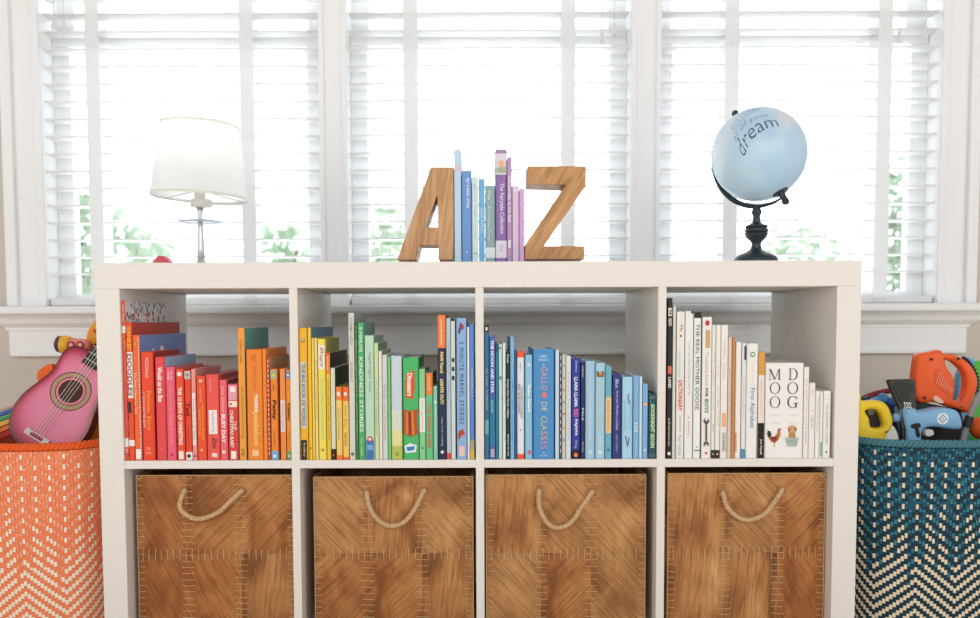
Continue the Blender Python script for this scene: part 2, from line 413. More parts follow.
# ------------------------------------------------------------------ books
BOOKN = [0]
def U_profile(w, D, r, ct):
    P = [(-w/2, D), (-w/2, r)]
    for k in range(1, 4):
        a = math.pi + k*math.pi/8
        P.append((-w/2+r+r*math.cos(a), r+r*math.sin(a)))
    P.append((-w/2+r, 0)); P.append((w/2-r, 0))
    for k in range(1, 4):
        a = 1.5*math.pi + k*math.pi/8
        P.append((w/2-r+r*math.cos(a), r+r*math.sin(a)))
    P += [(w/2, r), (w/2, D), (w/2-ct, D), (w/2-ct, ct), (-w/2+ct, ct), (-w/2+ct, D)]
    return P
def book(px0, px1, top, kind, spine, label, side=None, D=.19, dec=(), Y=.006, zb=None, group=None, ypx=420, pages=None, side_dec=None, lim=None):
    zb = ZSH+.0002 if zb is None else zb
    x0, x1 = ax(px0, Y, ypx)+.0003, ax(px1, Y, ypx)-.0003
    if lim: x0, x1 = max(x0, lim[0]+.0005), min(x1, lim[1]-.0005)
    w = x1-x0; xc = (x0+x1)/2
    zt = az((px0+px1)/2, top, Y); h = zt-zb
    t = thing('book', label, 'book', (xc, Y, zb), group)
    hard = kind == 'h'
    ct = min(.0024 if hard else .0009, w*.2); r = min(.0035 if hard else .0015, w*.3)
    b = NB(); P = U_profile(w, D, r, ct)
    lo = [b.verts.new((xc+p[0], Y+p[1], zb)) for p in P]; hi = [b.verts.new((xc+p[0], Y+p[1], zt)) for p in P]
    n = len(P)
    for k in range(n):
        f = b.faces.new((lo[k], lo[(k+1) % n], hi[(k+1) % n], hi[k]))
        if k in (0, n-6): f.material_index = 1
    b.faces.new(lo[::-1]); b.faces.new(hi)
    bmesh.ops.recalc_face_normals(b, faces=b.faces)
    ms = mat(spine, .42, .35)
    cov = part('cover', b, [ms, side if isinstance(side, bpy.types.Material) else (mat(side, .42, .35) if side else ms)], t)
    ins = .003 if hard else .0006
    b = NB(); box(b, xc-w/2+ct, xc+w/2-ct, Y+ct, Y+D-ins, zb+ins, zt-ins)
    part('page_block', b, mat(pages, .8, .1) if pages else M_pages, t)
    yf0 = Y-.0004
    pm = (px0+px1)/2
    zz = lambda py: az(pm, py, Y)
    for di, d in enumerate(dec):
        k = d[0]; b = NB(); yf = yf0-.00013*di; gx = .00012+.00005*di
        if k == 't':       # title running down the spine
            _, s, c, ya, yb = d[:5]; fr = d[5] if len(d) > 5 else .6; off = d[6] if len(d) > 6 else 0; o = d[7] if len(d) > 7 else {}
            za, L = zz(ya), zz(ya)-zz(yb); H = w*fr; xo = xc+off*w
            lettering(b, s, lambda u, v: Vector((xo+(v-.5)*H, yf-.0002, za-u*L)), **o)
            part('title', b, mat(c, .5), t)
        elif k == 'x':     # line written across the spine
            _, s, c, ya, yb = d[:5]; fr = d[5] if len(d) > 5 else .7; o = d[6] if len(d) > 6 else {}
            za, zc_ = zz(ya), zz(yb); L = w*fr
            lettering(b, s, lambda u, v: Vector((xc+(u-.5)*L, yf-.0002, zc_+v*(za-zc_))), **o)
            part('title', b, mat(c, .5), t)
        elif k == 'b':     # printed band or label
            _, c, ya, yb = d[:4]; f0 = d[4] if len(d) > 4 else -.5; f1 = d[5] if len(d) > 5 else .5
            a, e = xc+f0*w, xc+f1*w
            if f0 <= -.5: a = x0-gx
            if f1 >= .5: e = x1+gx
            za = min(zz(ya), zt+.0001); zb_ = max(zz(yb), zb+.0002)
            full = f0 <= -.5 and f1 >= .5
            if full and r > .001:
                Q = U_profile(w+2*gx, D, r, ct)[1:11]
                A = [b.verts.new((xc+p[0], yf+p[1], zb_)) for p in Q]; B_ = [b.verts.new((xc+p[0], yf+p[1], za)) for p in Q]
                for i in range(len(Q)-1): b.faces.new((A[i], A[i+1], B_[i+1], B_[i]))
            else:
                a = max(a, x0+.0005); e = min(e, x1-.0005)
                box(b, a, e, yf, Y+.001, zb_, za)
            part('spine_band', b, mat(c, .45), t)
        elif k == 'c':     # round emblem
            _, c, yc, fr = d[:4]; off = d[4] if len(d) > 4 else 0; ell = d[5] if len(d) > 5 else 1
            disc(b, xc+off*w, zz(yc), w*fr/2, yf-.0003-(.0003 if len(d) > 6 else 0), w*fr/2*ell)
            part('spine_emblem', b, mat(c, .5), t)
        elif k == 'p':     # printed figure: points in photo pixels
            _, c, pts = d[:3]
            vs = [b.verts.new((q[0], yf-.0003-(d[3] if len(d) > 3 else 0), q[1])) for q in pxpoly(pts, Y)]
            f = b.faces.new(vs); f.normal_update()
            if f.normal.y > 0: f.normal_flip()
            part('spine_picture', b, mat(c, .5), t)
        elif k == 'l':     # hairlines / stitched edge
            _, c, ya, yb, f0, cnt = d
            for i in range(cnt):
                za = zz(ya+(yb-ya)*i/cnt); e = (zz(ya)-zz(yb))/cnt*.5
                box(b, xc+f0*w-.0007, xc+f0*w+.0007, yf-.0002, Y, za-e, za)
            part('binding_edge', b, mat(c, .5), t)
    if side_dec: side_dec(t, xc+w/2, Y, zb, zt, D)
    return t
def blobs(name, base, cols, sc):
    """printed cover paper: scattered coloured shapes on a plain ground"""
    M = bpy.data.materials.new(name); M.use_nodes = True; nt = M.node_tree; b = nt.nodes['Principled BSDF']
    tc = nt.nodes.new('ShaderNodeTexCoord'); v = nt.nodes.new('ShaderNodeTexVoronoi'); v.inputs['Scale'].default_value = sc
    r = nt.nodes.new('ShaderNodeValToRGB'); r.color_ramp.interpolation = 'CONSTANT'
    r.color_ramp.elements[0].color = (1, 1, 1, 1); r.color_ramp.elements[1].position = .5; r.color_ramp.elements[1].color = (0, 0, 0, 1)
    r2 = nt.nodes.new('ShaderNodeValToRGB'); r2.color_ramp.interpolation = 'CONSTANT'
    e = r2.color_ramp.elements
    while len(e) < len(cols): e.new(.5)
    for i, c in enumerate(cols): e[i].position = i/len(cols); e[i].color = col(c)
    mx = nt.nodes.new('ShaderNodeMix'); mx.data_type = 'RGBA'
    L = nt.links.new
    L(tc.outputs['Object'], v.inputs['Vector']); L(v.outputs['Distance'], r.inputs[0]); L(v.outputs['Color'], r2.inputs[0])
    L(r.outputs[0], mx.inputs[0]); mx.inputs[6].default_value = col(base); L(r2.outputs[0], mx.inputs[7]); L(mx.outputs[2], b.inputs['Base Color'])
    b.inputs['Roughness'].default_value = .4
    return M
G1, G2, G3, G4, GT = 'red and orange books in the first cubby', 'yellow and green books in the second cubby', 'blue books in the third cubby', 'white books in the fourth cubby', 'books between the wooden letters'
BD = {'bold': .02}; BB = {'bold': .035}; IT = {'shear': .25}
W_, K_ = 'f6efe8', '2a2422'
exec_rows = []
def blue_cover_dec(t, x, Y, zb, zt, D):
    b = NB()
    for y, z, r in ((.07, .040, .012), (.12, .037, .014), (.17, .045, .010)):
        vs = [b.verts.new((x+.0005, Y+y+r*math.cos(a*.5236), zt-z+r*math.sin(a*.5236))) for a in range(12)]
        f = b.faces.new(vs); f.normal_update()
        if f.normal.x < 0: f.normal_flip()
    part('cover_picture', b, mat('eceff4', .5), t)
def sc(n, rows):
    for r in rows:
        r = list(r); kw = r[6] if len(r) > 6 else {}
        book(r[0], r[1], r[2], r[3], r[4], r[5], group=n[0], lim=n[1], **kw)
# --- first cubby: reds and oranges
sc((G1, CUB[0]), [
 (123.2, 127.9, 301, 'h', 'e5543f', 'tallest thin red book against the side panel, spotted pattern on its white cover',
  dict(side=blobs('spotted_cover', 'e4e4e6', ['5a6b8c', 'b5433a', '8b93a6', 'd9d5d0', '46506a'], 95), D=.225, dec=[('b', 'e9e4de', 326, 333), ('t', 'FIRST BOOK', 'f3d9cf', 305, 322, .5), ('t', 'LIFT', 'f4a33a', 336, 350, .5), ('b', 'e9e4de', 438, 447), ('t', 'P', 'f3d9cf', 449, 453, .6)])),
 (128.1, 134, 322.5, 'h', 'e8542c', 'orange-red book with stacked yellow and white title and a large dark red cover',
  dict(side='c23a26', D=.275, dec=[('b', 'f3ede6', 352, 398), ('t', 'YANKEE', 'f2b632', 326, 350, .75, 0, BD), ('t', 'DOODLES', '9c2b22', 354, 396, .75, 0, BD), ('b', '4a2f2a', 402, 413, -.5, .1), ('b', 'f1e8e0', 440, 446)])),
 (134.4, 141.5, 335, 'p', 'ee6a32', 'orange book with a white comb-bound spine edge and a blue cover',
  dict(side='7d94cf', D=.27, dec=[('l', 'f4efe9', 338, 458, .36, 42), ('t', 'The First Christmas Tale', 'fbe3b8', 372, 414, .35, -.2), ('b', 'f4efe9', 449, 459, -.4, .3), ('c', 'c9b13a', 344, .4, -.1)], side_dec=blue_cover_dec)),
 (142, 154.5, 352, 'h', 'ea4a2a', 'wide orange-red book with a yellow title running down its lower spine',
  dict(side='b3302c', D=.155, dec=[('t', 'MCDONALD', 'f6ddd2', 358, 378, .28), ('t', 'Petunias, Extra', 'f3b63c', 391, 430, .36, .08), ('t', 'A TOUCH AND FEEL BOOK', 'f5e6da', 392, 428, .16, -.3), ('x', 'DK', 'f3c9b6', 447, 450, .35), ('x', 'books', 'f3c9b6', 451, 454, .4)])),
 (156, 166, 357, 'h', 'e64a4c', 'crimson book with bold white handwritten title, next to a pink one',
  dict(side='a9cbe6', D=.19, dec=[('t', 'Would on the Bus', 'f7ece6', 367, 402, .5, 0, BB), ('c', 'f0b8ae', 449, .12)])),
 (166.5, 175.5, 367, 'h', 'f0607e', 'hot pink book with thin yellow lettering and pink top edge',
  dict(side='e4798c', D=.18, pages='efb6bf', dec=[('x', '&%', 'f7c7cf', 371, 380, .6), ('t', 'Counting Pinky Kisses', 'f2ba62', 386, 445, .3, 0), ('c', 'c23a5a', 455, .35)])),
 (176.5, 184.5, 369, 'h', 'e9512f', 'orange-red book with a heavy white capital title and white square at its foot',
  dict(D=.17, pages='f0d2cc', dec=[('c', 'f5e6dc', 374, .6), ('t', 'THE 12 BOTS OF CHRISTMAS', 'f6ebe2', 387, 445, .5, 0, BB), ('b', 'f4e6de', 451, 459, -.3, .3)])),
 (185, 191.6, 370.5, 'h', 'e5492f', 'red book with grey top label and dark red short title',
  dict(D=.18, pages='efccc8', dec=[('b', 'c6c3bd', 371, 379, -.45, .45), ('c', '8b8f92', 375, .5), ('t', 'Tad', '7b1d18', 402, 416, .6, 0, BB), ('t', 'lost and found', '8e2a22', 425, 442, .25), ('b', 'f2ebe4', 452, 460), ('c', '3a2a26', 456, .6)])),
 (192, 196.3, 369, 'p', 'ee9a92', 'thin salmon paperback with a long white label up its spine',
  dict(D=.17, pages='f0d2cf', dec=[('b', 'ece4df', 393, 445, -.4, .4), ('t', 'Sleepy Bunny Says', 'a77f86', 398, 440, .4), ('c', '4b2f2c', 456, .5)])),
 (196.8, 206, 376, 'h', 'ea5430', 'orange-red book with a two-line yellow title',
  dict(D=.185, pages='efc5c4', dec=[('c', 'f0b9a4', 381, .4), ('t', 'Lisa Storm', 'f3c5b4', 388, 402, .2), ('t', 'THE BOY WHO LEARNED', 'f2b94a', 404, 440, .25, .17), ('t', 'EVERYTHING', 'f2b94a', 410, 436, .25, -.17), ('c', 'f3c08a', 450, .3)])),
 (206.5, 219.3, 374.5, 'h', 'ea5850', 'coral red book with a white sticker and black doodle on its spine',
  dict(D=.2, pages='f0cfd0', dec=[('t', 'Go Kids', 'f3c3bc', 379, 392, .14, -.15), ('b', 'f2e9e7', 410, 434, -.32, .34), ('t', 'Fairy Birthday Party', 'b9a3a8', 412, 432, .3), ('t', 'Zzz', K_, 437, 449, .3, .1, IT), ('b', 'f0ddd6', 453, 457, -.1, .3)])),
 (219.6, 227.3, 380, 'h', 'ee6670', 'pink-red book with large white two-word title and dark red top edge',
  dict(side='c34a52', D=.17, dec=[('t', 'Two Colour', 'f6d8d6', 386, 412, .35), ('t', 'BUSY DAY', 'f8ece8', 414, 443, .52, 0, BB), ('c', 'f6d8d6', 452, .5)])),
 (228, 238.3, 384, 'h', 'd8403a', 'red book with pink top label and white capital title in two lines',
  dict(side='d9d5d6', D=.16, dec=[('b', 'e7a2b0', 385, 400, -.42, .42), ('b', 'f4ece8', 387, 392, -.22, .25), ('b', 'f1e2d2', 401, 407, -.42, .42), ('c', 'c8543e', 404, .25, -.2), ('t', 'THE', 'f6ece4', 421, 430, .28, .22), ('t', 'CHRISTMAS BABY', 'f6ece4', 410, 448, .34, -.12, BD), ('b', 'f4ece6', 451, 459, -.25, .25)])),
 (239, 246, 328, 'p', 'f0a03c', 'tall slim amber book with brown title, teal cover behind its spine',
  dict(side='5f9c9c', D=.195, dec=[('t', 'Faulkner : London', '9a5a22', 340, 363, .42), ('t', 'The Wild Mouse and Frog', '94733a', 386, 438, .42), ('x', 'Zz', '6a4a20', 449, 455, .5)])),
 (247, 263, 349.5, 'h', 'ef8830', 'widest orange book of the cubby with pale yellow lowercase title',
  dict(D=.19, dec=[('x', 'AK', 'd06a22', 354, 361, .4), ('t', 'little hide and', 'd9742c', 366, 390, .28, .05), ('t', 'guess', 'f8ead0', 394, 412, .34, .05, BB), ('t', 'peekaboo', 'f4d27c', 412, 446, .48, .05, BD), ('b', 'f3c79c', 450, 456, -.2, .2)])),
 (263.3, 267.2, 349, 'p', 'ef8a2c', 'slim plain orange book beside the wide orange one', dict(D=.185, dec=[('c', 'c9601c', 386, .4), ('t', 'marmalade', 'f4c27a', 400, 440, .3)])),
 (267.4, 270.2, 357, 'p', 'c9452c', 'very thin red and white striped book with a tan cover', dict(side='c79a6a', D=.175, dec=[('l', 'f1e7dd', 360, 457, .0, 20)])),
 (270.6, 278, 369, 'h', 'ee8a30', 'orange book with dark short title, olive top label and light blue foot',
  dict(D=.165, pages='e9d6b2', dec=[('b', 'a6b58c', 370, 379, -.45, .45), ('c', 'e6d24a', 375, .4), ('t', 'sweet', '9a4a1c', 384, 391, .3), ('t', 'Patty', '4a2516', 400, 420, .6, 0, BB), ('t', 'a farm friend', '9a5222', 430, 446, .25), ('b', '74b0d8', 451, 460), ('c', 'eaf0f0', 456, .45)])),
 (280.2, 285.8, 369, 'p', 'ee8e4a', 'slim orange paperback with a whitish label around its middle', dict(D=.165, dec=[('b', 'dcd3cf', 400, 432, -.42, .42), ('t', 'two by two', 'a39a9a', 404, 428, .4)])),
 (286.2, 292.3, 370, 'h', 'f0972c', 'orange book with dark short title, blue top label and green foot, against the divider',
  dict(D=.165, dec=[('b', '6f94b8', 371, 379), ('c', 'e9e4dc', 375, .5), ('t', 'a cat', '9a5a1c', 383, 390, .3), ('t', 'Tabby', '4a2a16', 402, 421, .6, 0, BB), ('t', 'a farm friend', '9a5a22', 430, 446, .25), ('b', '6fa06a', 451, 460), ('c', 'd9e4c8', 456, .45)])),
])
# --- second cubby: yellows, greens, first blues
sc((G2, CUB[1]), [
 (299, 308.3, 328, 'h', 'f0b62c', 'wide golden yellow book against the divider, metal stud and black label',
  dict(D=.26, dec=[('c', '8c7c5a', 340.5, .5), ('c', 'd9d2c4', 340, .3, -.03, 1, 1), ('b', 'c9d3d6', 362, 428, -.28, .28), ('t', 'THE BIG BOOK OF WORDS', '5f86b0', 364, 426, .42, 0, BB), ('b', K_, 440, 460, -.38, .3), ('t', 'baby', 'eadfc8', 443, 457, .3)])),
 (308.6, 312.2, 327.5, 'p', 'f3c136', 'thin yellow book with a blue cover showing above its neighbours', dict(side='4f8fb6', D=.26, dec=[('c', '5a4a1c', 448, .5)])),
 (312.4, 315, 338, 'p', 'f3d056', 'very thin bright yellow book, first of a slim pair', dict(D=.2)),
 (315.2, 318.2, 338, 'p', 'efd98c', 'very thin cream yellow book, second of a slim pair', dict(D=.2, dec=[('t', 'butterfly', 'c8a85a', 360, 420, .4)])),
 (318.4, 326.3, 339, 'h', 'f2de5c', 'lemon yellow book with white label of red script and turquoise title',
  dict(side='c8bc4c', D=.17, dec=[('b', 'f2ece2', 345, 369, -.4, .4), ('t', 'Bigs', 'b8423c', 347, 367, .5, 0, IT), ('t', 'The Cat Who Went Up the Hill', '7fb8c4', 378, 440, .4, 0), ('c', 'b39a2c', 450, .4)])),
 (326.6, 330.8, 353, 'p', 'eec23c', 'slim deep yellow book with orange top label and black cover',
  dict(side='33302e', D=.22, dec=[('b', 'ee7a34', 353, 374), ('t', 'seek', 'f6e4cc', 356, 371, .5), ('t', 'hide and seek story', '54431c', 380, 440, .4)])),
 (331, 335.5, 368, 'p', 'd9dcc4', 'slim pale sage book with a dark green cover',
  dict(side='2f5038', D=.22, dec=[('b', '2a2220', 449, 460), ('c', 'd5502e', 455, .5)])),
 (335.8, 342.2, 387, 'h', 'f2cf6c', 'short yellow book with orange top, between a sage book and its amber twin',
  dict(D=.14, dec=[('b', 'ef8038', 387, 400), ('c', 'f4ede2', 394, .55, 0, 1.3), ('t', 'Little Friends', '7db09a', 408, 440, .4), ('b', 'ef8038', 455, 460)])),
 (342.5, 349, 387, 'h', 'f4c85e', 'short amber book with orange top, just before the tall grey-white book',
  dict(D=.14, dec=[('b', 'ee6f30', 387, 401), ('c', 'f4ede2', 394, .5, 0, 1.3), ('t', 'One Sun', '8aa06a', 405, 428, .4), ('t', 'Otto Farm', '4b5a2a', 432, 446, .45), ('b', 'ee6f30', 457, 460)])),
 (349.3, 355.2, 313, 'p', 'd5d6cc', 'tallest grey-white book of the second cubby with faded lettering',
  dict(side='93a398', D=.17, dec=[('t', 'FARMYARD', 'a9aca4', 318, 345, .5, 0, BD), ('t', 'ANIMALS', 'c07f78', 362, 382, .4), ('c', '5f665f', 454, .6)])),
 (355.5, 358.4, 325, 'p', '4c7c44', 'thin dark green book beside the tall grey-white one', dict(D=.2, dec=[('t', 'goodnight garden', 'b4cc9a', 340, 440, .5)])),
 (358.6, 364.7, 322.5, 'p', '4cae6c', 'green book with white capital title filling its whole spine',
  dict(side='6c9c90', D=.18, dec=[('t', '5-MINUTE', 'e6f1e6', 327, 352, .5, 0, BD), ('t', 'KINDNESS STORIES', 'e6f1e6', 357, 432, .6, 0, BD), ('t', 'fun read', 'cfe6d2', 438, 455, .4)])),
 (365, 374.6, 335.5, 'h', 'bcdcc4', 'mint green book with blue and red badge at its foot',
  dict(side='8fb49c', D=.17, dec=[('t', 'Night Night Train', '66736c', 352, 392, .3, .05, IT), ('b', '3b78b8', 440, 460, -.4, .4), ('c', 'd8503a', 439, .6), ('c', 'f2ebe4', 439, .3, 0, 1, 1), ('b', '7fb0dc', 445, 450, -.3, .3)])),
 (374.8, 378.8, 343, 'p', 'cfe0a8', 'slim yellowish green book beside the mint one', dict(side='6f9c74', D=.17, dec=[('t', 'in the meadow', '86a86c', 380, 435, .4)])),
 (379, 382.4, 351, 'p', 'e8e6da', 'very thin ivory book in the middle of the second cubby', dict(side='a8a58c', D=.17)),
 (382.6, 387.6, 355, 'p', 'd0dad4', 'slim pale grey book with faint reddish lettering', dict(D=.16, dec=[('t', 'Birds and Flowers', 'c5a49a', 385, 440, .5)])),
 (387.8, 391, 357, 'p', '78c47c', 'thin bright green book left of a pale pastel one', dict(D=.17)),
 (391.3, 402.3, 356, 'h', 'ccd8e0', 'wide pastel book fading from lavender to yellow-green at its foot',
  dict(D=.18, pages='d8e0dc', dec=[('b', 'd9dfcb', 410, 430), ('b', 'e3dd9c', 430, 446), ('b', 'b9c45c', 446, 460), ('t', 'moonlight', 'dde4ea', 372, 415, .4), ('c', '8ea84e', 454, .4)])),
 (403, 419, 357.5, 'h', '4cb86a', 'wide green book with orange red title badge and russet curtain picture',
  dict(D=.16, dec=[('p', 'd95e32', [(406, 374), (414, 370), (415, 386), (413, 399), (406, 398), (405, 386)]), ('t', 'Dinosaurs', 'f6e6d8', 373, 396, .34, -.06, {'bold': .04}),
    ('p', 'b6532a', [(403.6, 409), (410, 411), (418.4, 409), (417, 418), (418.4, 434), (410, 437), (403.6, 433)]), ('p', 'e07a3c', [(406, 411.5), (408, 411.5), (408.5, 434), (405.5, 433)], .0002), ('p', 'e07a3c', [(411, 411.5), (413.5, 411), (415, 434), (412, 435)], .0002), ('p', '7c321c', [(409, 412), (410.5, 412), (411, 434), (409.5, 434)], .0002),
    ('p', 'e4eef2', [(404.5, 446), (410, 443), (417, 445), (416, 452), (406, 453)]), ('p', '3f7fc0', [(406.5, 447), (415, 446), (414, 450), (407.5, 451)], .0002)])),
 (419.3, 425.4, 369, 'p', '8ccf94', 'light green paperback with a white panel halfway up its spine',
  dict(D=.15, dec=[('b', 'ecebe4', 398, 432), ('t', 'little gardener', '9cb89c', 401, 430, .4), ('c', '5a9a60', 448, .4)])),
 (425.7, 433, 373, 'h', '6cc48a', 'green book with orange top label and red vertical title',
  dict(D=.15, dec=[('b', 'f0823a', 373, 395), ('t', 'nick', 'f7e2cf', 377, 391, .35), ('t', 'THE GREEN SHEEP', 'dd5f3e', 404, 448, .5, 0, BD)])),
 (433.3, 437.6, 386, 'p', '86cbb0', 'short mint paperback tucked beside the tall navy book', dict(D=.14, dec=[('t', 'Pat the Bunny', 'dcefe4', 410, 450, .5), ('c', 'd8efe2', 402, .7)])),
 (438, 446.2, 315, 'p', '232a4c', 'navy book with orange top label and yellow and white title',
  dict(side='2a3256', D=.2, dec=[('b', 'f28040', 315, 348), ('t', 'nickelodeon', 'fbdcc4', 318, 345, .4), ('t', 'PAW Patrol', 'f3dc7a', 352, 373, .42, 0, BB), ('t', 'LIGHTS OUT!', 'f5e58c', 379, 404, .42, 0, BB), ('t', 'step into reading', 'c8cce0', 417, 446, .28), ('c', 'e6e6ee', 452, .4)])),
 (446.6, 451, 318, 'p', 'b6cbd4', 'slim grey-blue book with a red label at its foot, next to the navy one',
  dict(D=.2, dec=[('b', 'd6503e', 453, 460), ('t', 'frosty day', '8ea6b2', 340, 400, .4)])),
 (451.2, 455.6, 318, 'p', 'd3dad8', 'slim off-white book with short black dashes on its spine',
  dict(D=.2, dec=[('b', K_, 318, 321, -.4, .4), ('b', K_, 358, 362, -.3, .3), ('b', K_, 367, 371, -.3, .3), ('b', K_, 376, 380, -.3, .3)])),
 (456.6, 467, 318, 'h', '8fb4dc', 'light blue story book with widely spaced navy title and little leaping figures',
  dict(D=.2, dec=[('p', '9c4048', [(460, 322), (464, 326), (463, 330), (459, 328)]), ('p', '384a6c', [(458.5, 329), (461, 327), (460, 334), (458, 333)]), ('t', '5 MINUTE MARVEL STORIES', '2c4470', 342, 424, .42, 0, {'spacing': 1.25}),
    ('p', 'b84438', [(459, 431), (463, 429), (465, 434), (461, 436), (459.5, 440), (458, 436)]), ('b', 'eec4bc', 446, 456, -.28, .28)])),
 (467.3, 469.8, 327, 'p', 'e6ebee', 'very thin white book between the light blue and the deep blue one', dict(D=.2)),
 (470, 474.4, 324, 'p', '5b8cd0', 'slim deep blue book ending the row at the centre divider, yellow foot',
  dict(D=.2, dec=[('t', 'CINDERELLA', 'c9daf0', 368, 398, .45), ('b', 'a9a884', 440, 450), ('b', 'd9b64a', 450, 460)])),
])
